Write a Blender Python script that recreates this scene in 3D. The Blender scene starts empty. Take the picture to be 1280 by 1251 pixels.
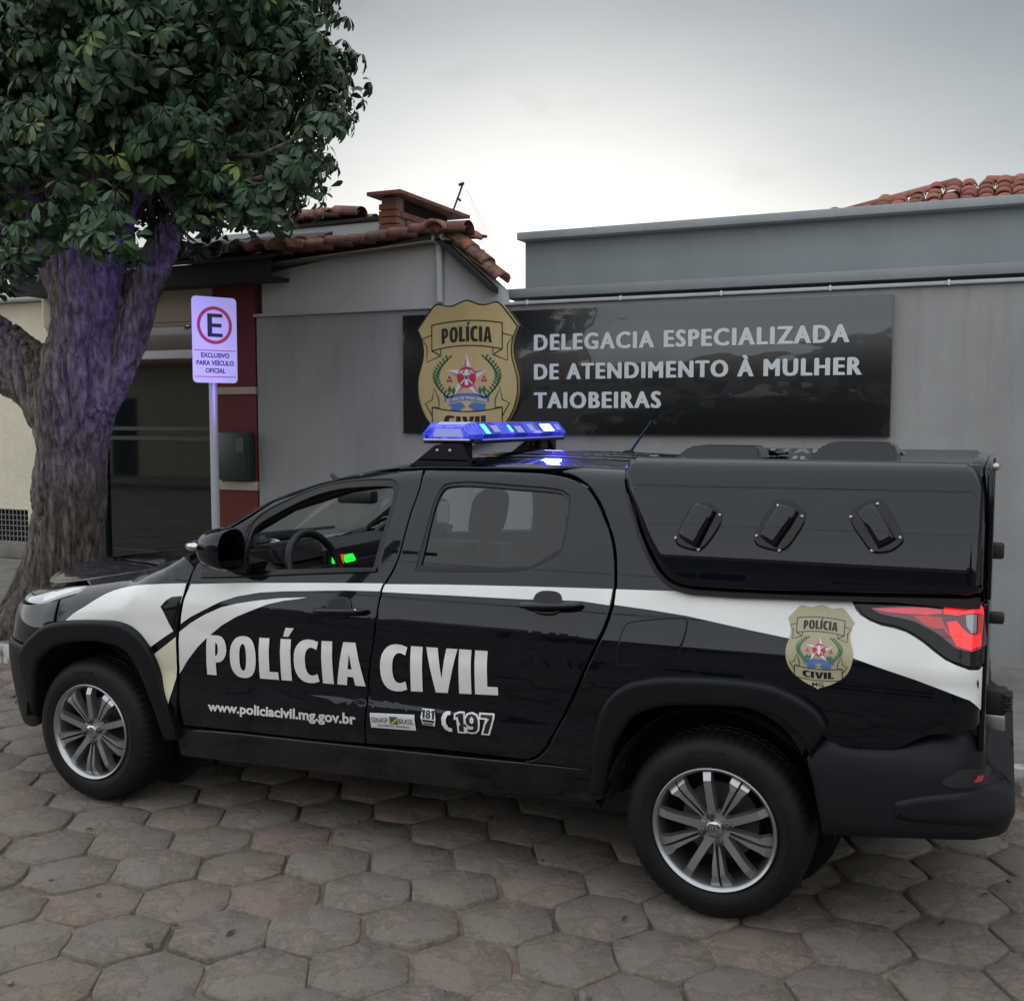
import bpy, bmesh, math, random
from mathutils import Vector, Matrix, noise
C = bpy.context.scene.collection
SC = bpy.context.scene
RND = random.Random(7)
PI = math.pi

# ------------------------------------------------------------------ camera
cam_d = bpy.data.cameras.new('camera'); cam = bpy.data.objects.new('camera', cam_d); C.objects.link(cam)
cam_d.sensor_fit = 'HORIZONTAL'; cam_d.sensor_width = 36; cam_d.lens = 38.238
cam_d.clip_start = .05; cam_d.clip_end = 2000
yaw, pit = .42447, .07596
f_ = Vector((-math.sin(yaw)*math.cos(pit), math.cos(yaw)*math.cos(pit), -math.sin(pit)))
r_ = Vector((math.cos(yaw), math.sin(yaw), 0)); u_ = r_.cross(f_)
cam.matrix_world = Matrix(((r_.x, u_.x, -f_.x, .834), (r_.y, u_.y, -f_.y, -3.419), (r_.z, u_.z, -f_.z, 1.669), (0, 0, 0, 1)))
SC.camera = cam
CAMP = Vector((.834, -3.419, 1.669))

# ------------------------------------------------------------------ world: dusk sky
SUN_AZ = math.radians(112)     # direction of the low sun, measured from +x towards +y (behind the buildings)
SUN_EL = math.radians(7)
W = bpy.data.worlds.new('World'); SC.world = W; W.use_nodes = True
nt = W.node_tree; N = nt.nodes; L = nt.links
bg = N['Background']
sky = N.new('ShaderNodeTexSky'); sky.sky_type = 'NISHITA'; sky.sun_disc = False
sky.sun_elevation = SUN_EL; sky.sun_rotation = PI/2 - SUN_AZ
sky.air_density = 1.0; sky.dust_density = 1.5; sky.ozone_density = 2.0
hs = N.new('ShaderNodeHueSaturation'); hs.inputs['Saturation'].default_value = .40
L.new(sky.outputs[0], hs.inputs['Color'])
# thin high cloud veil: pale near the horizon, greyer overhead
tc = N.new('ShaderNodeTexCoord'); sep = N.new('ShaderNodeSeparateXYZ'); L.new(tc.outputs['Generated'], sep.inputs[0])
rm = N.new('ShaderNodeValToRGB')
els = rm.color_ramp.elements
els[0].position = 0; els[0].color = (7.6, 7.3, 6.5, 1)
els[1].position = 1; els[1].color = (2.1, 2.5, 3.1, 1)
e = els.new(.09); e.color = (5.7, 5.9, 5.75, 1)
e = els.new(.20); e.color = (4.15, 4.6, 4.85, 1)
e = els.new(.34); e.color = (2.45, 2.9, 3.3, 1)
e = els.new(.6); e.color = (2.2, 2.6, 3.1, 1)
L.new(sep.outputs['Z'], rm.inputs[0])
# glow round the sun direction
vd = N.new('ShaderNodeVectorMath'); vd.operation = 'DOT_PRODUCT'; L.new(tc.outputs['Generated'], vd.inputs[0])
vd.inputs[1].default_value = (math.cos(SUN_AZ)*math.cos(SUN_EL), math.sin(SUN_AZ)*math.cos(SUN_EL), math.sin(SUN_EL))
gr = N.new('ShaderNodeMapRange'); gr.inputs[1].default_value = .82; gr.inputs[2].default_value = 1.0
gr.inputs[3].default_value = .72; gr.inputs[4].default_value = .97; gr.interpolation_type = 'SMOOTHSTEP'
L.new(vd.outputs['Value'], gr.inputs[0])
# soft cloud shapes
mp = N.new('ShaderNodeMapping'); mp.inputs['Scale'].default_value = (1.2, 1.2, 4); L.new(tc.outputs['Generated'], mp.inputs[0])
nz = N.new('ShaderNodeTexNoise'); nz.inputs['Scale'].default_value = 2.2; nz.inputs['Detail'].default_value = 6; nz.inputs['Roughness'].default_value = .55
L.new(mp.outputs[0], nz.inputs['Vector'])
nr = N.new('ShaderNodeMapRange'); nr.inputs[1].default_value = .3; nr.inputs[2].default_value = .7; nr.inputs[3].default_value = .86; nr.inputs[4].default_value = 1.07
L.new(nz.outputs[0], nr.inputs[0])
nz2 = N.new('ShaderNodeTexNoise'); nz2.inputs['Scale'].default_value = 9; nz2.inputs['Detail'].default_value = 4
mp2 = N.new('ShaderNodeMapping'); mp2.inputs['Scale'].default_value = (1, 1, 2.2); L.new(tc.outputs['Generated'], mp2.inputs[0]); L.new(mp2.outputs[0], nz2.inputs['Vector'])
nr2 = N.new('ShaderNodeMapRange'); nr2.inputs[1].default_value = .62; nr2.inputs[2].default_value = .74; nr2.inputs[3].default_value = 1; nr2.inputs[4].default_value = .84
L.new(nz2.outputs[0], nr2.inputs[0])
m0 = N.new('ShaderNodeMath'); m0.operation = 'MULTIPLY'; L.new(nr.outputs[0], m0.inputs[0]); L.new(nr2.outputs[0], m0.inputs[1])
m1 = N.new('ShaderNodeMath'); m1.operation = 'MULTIPLY'; L.new(gr.outputs[0], m1.inputs[0]); L.new(m0.outputs[0], m1.inputs[1])
vs = N.new('ShaderNodeVectorMath'); vs.operation = 'SCALE'; L.new(rm.outputs[0], vs.inputs[0]); L.new(m1.outputs[0], vs.inputs['Scale'])
mx = N.new('ShaderNodeMix'); mx.data_type = 'RGBA'; mx.inputs[0].default_value = .78
L.new(hs.outputs[0], mx.inputs['A']); L.new(vs.outputs[0], mx.inputs['B'])
L.new(mx.outputs['Result'], bg.inputs[0]); bg.inputs[1].default_value = .06

sd = bpy.data.lights.new('sky_fill', 'SUN'); sd.energy = 1.5; sd.angle = math.radians(150); sd.color = (.96, .98, 1)  # broad fill lamp added from the street side to lift the shaded fronts
so = bpy.data.objects.new('sky_fill', sd); C.objects.link(so)
so.rotation_euler = Vector((-.25, -.50, .83)).to_track_quat('Z', 'Y').to_euler()
vw = SC.view_settings; vw.view_transform = 'Standard'; vw.look = 'None'; vw.gamma = 1; vw.exposure = 1.15; vw.use_curve_mapping = False
SC.cycles.max_bounces = 8; SC.cycles.transparent_max_bounces = 12

# ------------------------------------------------------------------ helpers
def tag(o, label=None, cat=None, group=None, kind=None):
    if label: o['label'] = label
    if cat: o['category'] = cat
    if group: o['group'] = group
    if kind: o['kind'] = kind
    return o
def empty(name, loc, label=None, cat=None, group=None, kind=None, rz=0):
    o = bpy.data.objects.new(name, None); C.objects.link(o); o.location = loc; o.rotation_euler.z = rz
    o.empty_display_size = .1
    return tag(o, label, cat, group, kind)
def link(name, me, mat=None, parent=None, smooth=False):
    o = bpy.data.objects.new(name, me); C.objects.link(o)
    if mat is not None and not me.materials:
        me.materials.append(mat)
    if parent is not None:
        o.parent = parent; bpy.context.view_layer.update() if False else None
        o.matrix_parent_inverse = PINV(parent)
    if smooth: me.polygons.foreach_set('use_smooth', [True]*len(me.polygons))
    return o
def PINV(parent):
    # world matrix of a parent built from its own location/rotation chain
    m = Matrix.Identity(4); q = parent; ch = []
    while q is not None:
        ch.append(q); q = q.parent
    for q in reversed(ch):
        m = m @ q.matrix_parent_inverse @ q.matrix_basis
    return m.inverted()
def from_bm(name, bm, mat=None, parent=None, smooth=False, auto=None):
    bmesh.ops.recalc_face_normals(bm, faces=bm.faces)
    me = bpy.data.meshes.new(name); 
    if smooth:
        for f in bm.faces: f.smooth = True
        if auto is not None:
            for e in bm.edges:
                if len(e.link_faces) == 2 and e.calc_face_angle(0) > auto: e.smooth = False
    bm.to_mesh(me); bm.free()
    return link(name, me, mat, parent)
def add_box(bm, x0, x1, y0, y1, z0, z1, bev=0, seg=2):
    b = bmesh.new() if bev else bm
    r = bmesh.ops.create_cube(b, size=1)
    for v in r['verts']:
        v.co = Vector(((x0+x1)/2+v.co.x*(x1-x0), (y0+y1)/2+v.co.y*(y1-y0), (z0+z1)/2+v.co.z*(z1-z0)))
    if bev:
        bmesh.ops.bevel(b, geom=b.edges[:], offset=bev, segments=seg, affect='EDGES', profile=.5)
        t = bpy.data.meshes.new('t'); b.to_mesh(t); b.free(); bm.from_mesh(t); bpy.data.meshes.remove(t)
def box(name, x0, x1, y0, y1, z0, z1, mat, parent=None, bev=0, smooth=False):
    bm = bmesh.new(); add_box(bm, x0, x1, y0, y1, z0, z1, bev)
    return from_bm(name, bm, mat, parent, smooth or bev > 0, .6)
def frame_of(d):
    d = d.normalized(); a = Vector((0, 0, 1)) if abs(d.z) < .9 else Vector((1, 0, 0))
    s = d.cross(a).normalized(); return s, s.cross(d).normalized()
def add_tube(bm, pts, rad, n=10, cap=True, flat=1.0):
    pts = [Vector(q) for q in pts]; rings = []
    if not hasattr(rad, '__len__'): rad = [rad]*len(pts)
    s, t = frame_of(pts[1]-pts[0])
    for i, q in enumerate(pts):
        d = (pts[min(i+1, len(pts)-1)]-pts[max(i-1, 0)]).normalized()
        s = (s - d*s.dot(d)).normalized(); t = d.cross(s)
        rings.append([bm.verts.new(q + s*math.cos(2*PI*k/n)*rad[i] + t*math.sin(2*PI*k/n)*rad[i]*flat) for k in range(n)])
    for a, b in zip(rings, rings[1:]):
        for k in range(n): bm.faces.new((a[k], a[(k+1) % n], b[(k+1) % n], b[k]))
    if cap: bm.faces.new(rings[0][::-1]); bm.faces.new(rings[-1])
def tube(name, pts, rad, mat, parent=None, n=10):
    bm = bmesh.new(); add_tube(bm, pts, rad, n); return from_bm(name, bm, mat, parent, True, .8)
def add_lathe(bm, prof, n, c, axis='y', close=False):
    # prof: list of (radius, offset along the axis)
    rings = []
    for r, a in prof:
        if r < 1e-6: rings.append([bm.verts.new(pt(c, 0, 0, a, axis))]); continue
        rings.append([bm.verts.new(pt(c, r*math.cos(2*PI*k/n), r*math.sin(2*PI*k/n), a, axis)) for k in range(n)])
    if close: rings.append(rings[0])
    for A, B in zip(rings, rings[1:]):
        for k in range(n):
            k2 = (k+1) % n
            if len(A) == 1 and len(B) == 1: continue
            if len(A) == 1: bm.faces.new((A[0], B[k2], B[k]))
            elif len(B) == 1: bm.faces.new((A[k], A[k2], B[0]))
            else: bm.faces.new((A[k], A[k2], B[k2], B[k]))
def pt(c, u, v, a, axis):
    if axis == 'y': return Vector((c[0]+u, c[1]+a, c[2]+v))
    if axis == 'z': return Vector((c[0]+u, c[1]+v, c[2]+a))
    return Vector((c[0]+a, c[1]+u, c[2]+v))
def prism(bm, poly, a0, a1, axis='y', bev=0):
    # polygon in the plane across axis, extruded from a0 to a1
    def P(q, a):
        if axis == 'y': return Vector((q[0], a, q[1]))
        if axis == 'z': return Vector((q[0], q[1], a))
        return Vector((a, q[0], q[1]))
    b = bmesh.new()
    A = [b.verts.new(P(q, a0)) for q in poly]; B = [b.verts.new(P(q, a1)) for q in poly]
    b.faces.new(A); b.faces.new(B[::-1]); n = len(poly)
    for k in range(n): b.faces.new((A[k], B[k], B[(k+1) % n], A[(k+1) % n]))
    bmesh.ops.recalc_face_normals(b, faces=b.faces)
    if bev: bmesh.ops.bevel(b, geom=b.edges[:], offset=bev, segments=2, affect='EDGES', clamp_overlap=True)
    bmesh.ops.triangulate(b, faces=[f for f in b.faces if len(f.verts) > 4])
    t = bpy.data.meshes.new('t'); b.to_mesh(t); b.free(); bm.from_mesh(t); bpy.data.meshes.remove(t)
def prism_ob(name, poly, a0, a1, axis, mat, parent=None, bev=0):
    bm = bmesh.new(); prism(bm, poly, a0, a1, axis, bev); return from_bm(name, bm, mat, parent, bev > 0, .5)

# ------------------------------------------------------------------ materials
def mat(name, col, rough=.5, metal=0, coat=0, coat_rough=.03, emit=None, es=0, spec=None, alpha=None, trans=0):
    m = bpy.data.materials.new(name); m.use_nodes = True; b = m.node_tree.nodes['Principled BSDF']
    b.inputs['Base Color'].default_value = (*col, 1); b.inputs['Roughness'].default_value = rough; b.inputs['Metallic'].default_value = metal
    b.inputs['Coat Weight'].default_value = coat; b.inputs['Coat Roughness'].default_value = coat_rough
    if emit: b.inputs['Emission Color'].default_value = (*emit, 1); b.inputs['Emission Strength'].default_value = es
    if spec is not None: b.inputs['Specular IOR Level'].default_value = spec
    b.inputs['Transmission Weight'].default_value = trans
    return m
def nodes(m): return m.node_tree.nodes, m.node_tree.links, m.node_tree.nodes['Principled BSDF']
def tex(m, kind, scale, detail=4, rough=.55, vec=None, stretch=None, coord='Object'):
    n, l, b = nodes(m)
    t = n.new('ShaderNodeTexCoord'); src = t.outputs[coord]
    if stretch:
        mp = n.new('ShaderNodeMapping'); mp.inputs['Scale'].default_value = stretch; l.new(src, mp.inputs[0]); src = mp.outputs[0]
    if vec: src = vec
    if kind == 'noise':
        x = n.new('ShaderNodeTexNoise'); x.inputs['Detail'].default_value = detail; x.inputs['Roughness'].default_value = rough
        x.inputs['Scale'].default_value = scale; l.new(src, x.inputs['Vector']); return x.outputs[0]
    if kind == 'voronoi':
        x = n.new('ShaderNodeTexVoronoi'); x.inputs['Scale'].default_value = scale; l.new(src, x.inputs['Vector']); return x.outputs['Distance']
def rampc(m, fac, stops):
    n, l, b = nodes(m); r = n.new('ShaderNodeValToRGB'); e = r.color_ramp.elements
    e[0].position = stops[0][0]; e[0].color = (*stops[0][1], 1); e[1].position = stops[-1][0]; e[1].color = (*stops[-1][1], 1)
    for p_, c_ in stops[1:-1]:
        q = e.new(p_); q.color = (*c_, 1)
    l.new(fac, r.inputs[0]); return r.outputs[0]
def mixc(m, fac, a, b_, mode='MIX'):
    n, l, b = nodes(m); x = n.new('ShaderNodeMix'); x.data_type = 'RGBA'; x.blend_type = mode
    for s, v in ((x.inputs[0], fac), (x.inputs['A'], a), (x.inputs['B'], b_)):
        if hasattr(v, 'is_linked') or isinstance(v, bpy.types.NodeSocket): l.new(v, s)
        elif isinstance(v, tuple): s.default_value = (*v, 1)
        else: s.default_value = v
    return x.outputs['Result']
def setc(m, out): n, l, b = nodes(m); l.new(out, b.inputs['Base Color'])
def rng(m, src, a, b_, c, d):
    n, l, b = nodes(m); x = n.new('ShaderNodeMapRange'); x.inputs[1].default_value = a; x.inputs[2].default_value = b_; x.inputs[3].default_value = c; x.inputs[4].default_value = d
    l.new(src, x.inputs[0]); return x.outputs[0]
def mul(m, a, b_, op='MULTIPLY'):
    n, l, b = nodes(m); x = n.new('ShaderNodeMath'); x.operation = op
    for s, v in ((x.inputs[0], a), (x.inputs[1], b_)):
        if isinstance(v, (int, float)): s.default_value = v
        else: l.new(v, s)
    return x.outputs[0]
def bump(m, h, strength=.3, dist=.01):
    n, l, b = nodes(m); x = n.new('ShaderNodeBump'); x.inputs['Strength'].default_value = strength; x.inputs['Distance'].default_value = dist
    l.new(h, x.inputs['Height']); l.new(x.outputs[0], b.inputs['Normal'])
def objrand(m):
    n, l, b = nodes(m); return n.new('ShaderNodeObjectInfo').outputs['Random']
M = {}
def lacquer(m): m.node_tree.nodes['Principled BSDF'].inputs['Coat IOR'].default_value = 1.46; m.node_tree.nodes['Principled BSDF'].inputs['Specular Tint'].default_value = (.5, .65, 1, 1); return m
M['paint'] = mat('black_paint', (.0010, .0018, .0048), .5, 0, 1, .006, spec=.06)
lacquer(M['paint'])
m = M['paint']; n_, l_, b_ = nodes(m); gm = n_.new('ShaderNodeNewGeometry'); sp = n_.new('ShaderNodeSeparateXYZ'); l_.new(gm.outputs['Position'], sp.inputs[0])
dz = rng(m, sp.outputs['Z'], .25, .62, 1, 0); dn = rng(m, tex(m, 'noise', 5, 8, .7), .35, .75, 0, 1); du = mul(m, dz, dn)
setc(m, mixc(m, mul(m, du, .35), (.0010, .0018, .0048), (.09, .075, .06)))
l_.new(rng(m, mul(m, mul(m, dn, .6), mul(m, dz, .7), 'ADD'), 0, 1.3, .004, .16), b_.inputs['Coat Roughness'])
M['plastic'] = mat('grey_black_plastic', (.0055, .0062, .0085), .5, spec=.25)
m = M['plastic']; bump(m, tex(m, 'noise', 900, 2), .15, .001)
M['gloss'] = mat('gloss_black_trim', (.004, .004, .005), .12, spec=.35)
M['rubber'] = mat('rubber_seal', (.008, .008, .009), .6)
M['dark'] = mat('dark_cavity', (.003, .003, .003), .9)
M['tyre'] = mat('tyre_rubber', (.006, .006, .0065), .62, spec=.3)
m = M['tyre']; setc(m, rampc(m, tex(m, 'noise', 6, 5), [(.35, (.0045, .0045, .005)), (.7, (.012, .011, .010))])); bump(m, tex(m, 'noise', 120, 3), .15, .002)
M['alloy'] = mat('wheel_alloy', (.43, .435, .445), .31, .88)
M['alloy_dark'] = mat('wheel_alloy_dark', (.11, .115, .125), .4, .8)
M['chrome'] = mat('chrome', (.55, .56, .58), .12, 1)
M['steel'] = mat('brushed_steel', (.45, .45, .45), .35, .9)
M['vinyl'] = mat('white_vinyl', (.8, .8, .78), .28, 0, .3, .1)
m = M['vinyl']; setc(m, rampc(m, tex(m, 'noise', 3, 5), [(.35, (.74, .74, .72)), (.65, (.83, .83, .81))]))
M['vinyl_cream'] = mat('aged_cream_vinyl', (.74, .71, .53), .35)
M['vinyl_gold'] = mat('gold_grey_vinyl', (.42, .38, .245), .35)
M['print_black'] = mat('black_print', (.01, .01, .012), .4)
M['print_red'] = mat('red_print', (.45, .03, .06), .45)
M['print_blue'] = mat('blue_print', (.08, .17, .42), .45)
M['print_green'] = mat('green_print', (.03, .14, .07), .45)
M['print_pale'] = mat('pale_print', (.72, .72, .74), .4)
M['print_yellow'] = mat('yellow_print', (.7, .55, .05), .45)
M['interior'] = mat('dark_interior_plastic', (.014, .014, .016), .5)
M['fabric'] = mat('dark_seat_fabric', (.010, .010, .012), .9)
M['mirror'] = mat('mirror_glass', (.5, .5, .52), .02, 1)
M['green_led'] = mat('green_display', (0, .1, 0), .4, emit=(.02, 1, .06), es=.5)
M['red_led'] = mat('red_display', (.1, 0, 0), .4, emit=(1, .08, .02), es=.4)
def glass_mat(name, tint, refl_rough=.01, mixv=.0):
    m = bpy.data.materials.new(name); m.use_nodes = True; n = m.node_tree.nodes; l = m.node_tree.links
    n.remove(n['Principled BSDF']); o = n['Material Output']
    t = n.new('ShaderNodeBsdfTransparent'); t.inputs[0].default_value = (*tint, 1)
    g = n.new('ShaderNodeBsdfGlossy'); g.inputs['Roughness'].default_value = refl_rough; g.inputs[0].default_value = (1, 1, 1, 1)
    lw = n.new('ShaderNodeLayerWeight'); lw.inputs[0].default_value = .5
    pw = n.new('ShaderNodeMath'); pw.operation = 'POWER'; pw.inputs[1].default_value = 5; l.new(lw.outputs['Facing'], pw.inputs[0])
    fr = n.new('ShaderNodeMath'); fr.operation = 'MULTIPLY_ADD'; fr.inputs[1].default_value = .95; fr.inputs[2].default_value = .045+mixv; l.new(pw.outputs[0], fr.inputs[0])
    ms = n.new('ShaderNodeMixShader'); l.new(fr.outputs[0], ms.inputs[0])
    l.new(t.outputs[0], ms.inputs[1]); l.new(g.outputs[0], ms.inputs[2]); l.new(ms.outputs[0], o.inputs[0])
    return m
M['glass_front'] = glass_mat('clear_window_glass', (.86, .90, .88))
M['glass_rear'] = glass_mat('tinted_window_glass', (.60, .66, .68), mixv=0)
M['blue_lens'] = mat('blue_lens', (.02, .02, .35), .1, trans=.0, emit=(.015, .015, 1), es=.2)
M['blue_deep'] = mat('deep_blue_lens', (.02, .03, .45), .12, emit=(.01, .01, .9), es=.08)
for k_, lo_, hi_ in (('blue_lens', (.008, .01, .22), (.10, .13, .62)), ('blue_deep', (.004, .006, .14), (.04, .06, .45))):
    m = M[k_]; nf = tex(m, 'noise', 9, 6, .7, stretch=(5, 22, 5)); cr = rampc(m, nf, [(.35, lo_), (.55, hi_), (.72, tuple(min(.8, x*1.6+.12) for x in hi_))])
    setc(m, cr); nodes(m)[1].new(rampc(m, nf, [(.3, (.004, .004, .30)), (.6, (.02, .03, 1)), (.75, (.10, .16, 1))]), nodes(m)[2].inputs['Emission Color'])
M['blue_led'] = mat('lit_blue_led', (.1, .5, 1), .3, emit=(.25, .75, 1), es=6)
M['cyan_led'] = mat('lit_cyan_led', (.1, .5, 1), .3, emit=(.06, .4, 1), es=1.6)
M['lens_pale'] = mat('pale_lens', (.42, .44, .68), .2, emit=(.08, .08, .8), es=.12)
M['red_lens'] = mat('red_lens', (.45, .01, .02), .12, 0, 1, .02, emit=(1, .02, .03), es=.05)
M['red_lit'] = mat('lit_red_lens', (.6, .006, .008), .2, 0, 1, .02, emit=(1, .006, .008), es=.42)
M['pink_lens'] = mat('pale_red_lens', (.55, .04, .07), .2, .3, 1, .02, emit=(1, .06, .12), es=.08)
M['smoke'] = mat('smoked_lens', (.11, .010, .014), .08, 0, 1, .02)
M['headlamp'] = mat('headlamp_lens', (.30, .32, .34), .12, .3, 1, .02)

# <shape>
def pchip(tab):
    xs = [a for a, b in tab]; ys = [b for a, b in tab]; n = len(xs)
    d = [(ys[i+1]-ys[i])/(xs[i+1]-xs[i]) for i in range(n-1)]
    m = [d[0]]
    for i in range(1, n-1):
        m.append(0 if d[i-1]*d[i] <= 0 else 2*d[i-1]*d[i]/(d[i-1]+d[i]))
    m.append(d[-1])
    def f(x):
        if x <= xs[0]: return ys[0]+m[0]*(x-xs[0])
        if x >= xs[-1]: return ys[-1]+m[-1]*(x-xs[-1])
        i = 0
        while x > xs[i+1]: i += 1
        h = xs[i+1]-xs[i]; t = (x-xs[i])/h
        return ys[i]*(1+2*t)*(1-t)**2+m[i]*h*t*(1-t)**2+ys[i+1]*t*t*(3-2*t)+m[i+1]*h*t*t*(t-1)
    return f
YB = pchip([(.0, .20), (.15, .13), (.26, .085), (.40, .058), (.55, .040), (.70, .026), (.82, .016), (.905, .020), (.96, .034), (1.02, .052), (1.10, .078), (1.2, .115), (1.32, .165), (1.45, .225)])
TT = pchip([(-4.5, .868), (-3.5, .869), (-3.3, .876), (-3.08, .908), (-2.83, .948), (-2.6, .988), (-2.42, 1.035), (-2.3, 1.080), (-2.2, 1.14), (-2.1, 1.212), (-1.99, 1.277), (-1.83, 1.356), (-1.53, 1.44), (-1.17, 1.488), (-.8, 1.498), (-.33, 1.487), (.9, 1.48)])
RR = pchip([(-3.6, .09), (-3.3, .12), (-3.0, .22), (-2.6, .20), (-2.4, .10), (-2.28, .06), (-2.1, .05), (-1.5, .06), (-1.0, .07), (1, .07)])
def path(u, x0, R0, x1, R1):
    # plan line of the body side: straight between x0 and x1, rounded ends; returns point and inward normal
    if u < x0:
        a = min((x0-u)/R0, PI_*.48); e = (x0-u)-a*R0
        return x0-R0*math.sin(a)-e*math.cos(a), R0*(1-math.cos(a))+e*math.sin(a), math.sin(a), math.cos(a)
    if u > x1:
        a = min((u-x1)/R1, PI_*.5); e = (u-x1)-a*R1
        return x1+R1*math.sin(a)+e*math.cos(a), R1*(1-math.cos(a))+e*math.sin(a), 0, 1
    return u, 0, 0, 1
PI_ = math.pi
def roll(u, s, YF, T, r, crown=.03):
    zr = T-r
    if s <= zr: return YF(s), s
    m = (YF(zr)-YF(zr-.01))/.01
    a = (s-zr)/r
    if a <= PI_/2: return YF(zr)+m*r*math.sin(a)+r*(1-math.cos(a)), zr+r*math.sin(a)
    b = s-zr-r*PI_/2; y = YF(zr)+m*r+r+b
    return y, T+crown*(1-min(1, max(0, (.866-y)/(.866-(YF(zr)+m*r+r))))**2)
def s_body(u, s):
    t_ = max(0, min(1, (s-.55)/.3)); px, py, nx, ny = path(u, -2.95, .68-.21*t_*t_*(3-2*t_), .725, .07)
    y, z = roll(u, s, YB, TT(u), RR(u), .07 if u < -2.45 else .03)
    # door sculpting: soft shoulder line and lower swell
    if -2.9 < u < .8:
        z0 = .875+.03*math.sin((u+1)*.9)
        y += .006*math.exp(-((z-z0+.045)/.03)**2)
        y -= .010*math.exp(-((z-.50)/.06)**2)
        y += .008*math.exp(-((z-.62)/.05)**2)
        y -= .020*math.exp(-((z-.575-.03*(u+1.1))/.048)**2)*math.exp(-abs((u+1.15)/.62)**3)
    return px+nx*y, py+ny*y, z
def s_hood(x, y):
    return x, y, TT(x)+.004+.07*(1-min(1, abs((.866-y)/.64))**2.2)
YC = pchip([(1.0, .052), (1.12, .050), (1.2, .058), (1.3, .078), (1.4, .105), (1.5, .135)])
def s_cap(u, s):
    px, py, nx, ny = path(u, -9, 1, .748, .035)
    y, z = roll(u, s, YC, 1.518, .055, -.045)
    return px+nx*y, py+ny*y, z
YP = pchip([(.15, .06), (.22, .030), (.30, .018), (.36, .014), (.42, .0), (.5, .004), (.56, .010), (.62, .022), (.68, .05), (.74, .10)])
def s_bump(u, s):
    t_ = max(0, min(1, (s-.47)/.09)); px, py, nx, ny = path(u, -2.98, .66, .655, .23-.080*t_*t_*(3-2*t_))
    return px+nx*YP(s), py+ny*YP(s), s
YFl = lambda z: -.012
def s_flare(u, s):
    px, py, nx, ny = path(u, -2.99, .66, .655, .20)
    y = YB(min(s, .9))-.030
    return px+nx*y, py+ny*y, s
SURF = {'body': s_body, 'cap': s_cap, 'bump': s_bump, 'flare': s_flare, 'hood': s_hood}
# </shape>

# ------------------------------------------------------------------ curved panels cut out of those surfaces
def area2(p): return sum(p[i][0]*p[(i+1) % len(p)][1]-p[(i+1) % len(p)][0]*p[i][1] for i in range(len(p)))/2
def smooth_poly(poly, n=3, keep=()):
    # Catmull-Rom through the traced points; corners sharper than ~50 deg stay
    P = [Vector(q) for q in poly]; out = []; k = len(P)
    def sharp(i):
        a = P[i]-P[i-1]; b = P[(i+1) % k]-P[i]
        if a.length < 1e-6 or b.length < 1e-6: return True
        return a.angle(b) > math.radians(48)
    S = [sharp(i) for i in range(k)]
    for i in range(k):
        p1, p2 = P[i], P[(i+1) % k]
        p0 = P[i-1] if not S[i] else p1-(p2-p1)
        p3 = P[(i+2) % k] if not S[(i+1) % k] else p2+(p2-p1)
        for j in range(n):
            t = j/n
            out.append(tuple(.5*((2*p1)+(-p0+p2)*t+(2*p0-5*p1+4*p2-p3)*t*t+(-p0+3*p1-3*p2+p3)*t**3)))
    return out
def inset(poly, d):
    if area2(poly) < 0: poly = poly[::-1]
    P = [Vector(q) for q in poly]; out = []; k = len(P)
    for i in range(k):
        a = (P[i]-P[i-1]); b = (P[(i+1) % k]-P[i])
        if a.length < 1e-9 or b.length < 1e-9: continue
        a.normalize(); b.normalize(); n1 = Vector((-a.y, a.x)); n2 = Vector((-b.y, b.x)); n = n1+n2
        if n.length < .2: n = n1
        n.normalize(); out.append(tuple(P[i]+n*d/max(.5, n.dot(n1))))
    return out
def flat_fill(loops, gx, gy):
    bm = bmesh.new()
    for lp in loops:
        vs = [bm.verts.new((x, y, 0)) for x, y in lp]
        for i in range(len(vs)): bm.edges.new((vs[i-1], vs[i]))
    bmesh.ops.triangle_fill(bm, edges=bm.edges[:], use_beauty=True)
    xs = [v.co.x for v in bm.verts]; ys = [v.co.y for v in bm.verts]
    if gx:
        for g, lo, hi, no in ((gx, min(xs), max(xs), (1, 0, 0)), (gy, min(ys), max(ys), (0, 1, 0))):
            k = math.floor(lo/g)+1
            while k*g < hi-1e-4:
                co = (k*g, 0, 0) if no[0] else (0, k*g, 0)
                bmesh.ops.bisect_plane(bm, geom=bm.verts[:]+bm.edges[:]+bm.faces[:], plane_co=co, plane_no=no, dist=1e-5); k += 1
    return bm
def ring_in(poly, d):
    """same vertex count, shifted towards the left side of the running direction"""
    P = [Vector(q) for q in poly]; out = []; k = len(P)
    for i in range(k):
        a = P[i]-P[i-1]; b = P[(i+1) % k]-P[i]
        if a.length < 1e-7: a = b
        if b.length < 1e-7: b = a
        a.normalize(); b.normalize(); n1 = Vector((-a.y, a.x)); n2 = Vector((-b.y, b.x)); n = n1+n2
        if n.length < .3: n = n1.copy()
        n.normalize(); out.append((P[i]+n*d/max(.6, n.dot(n1)), n))
    return out
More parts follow.
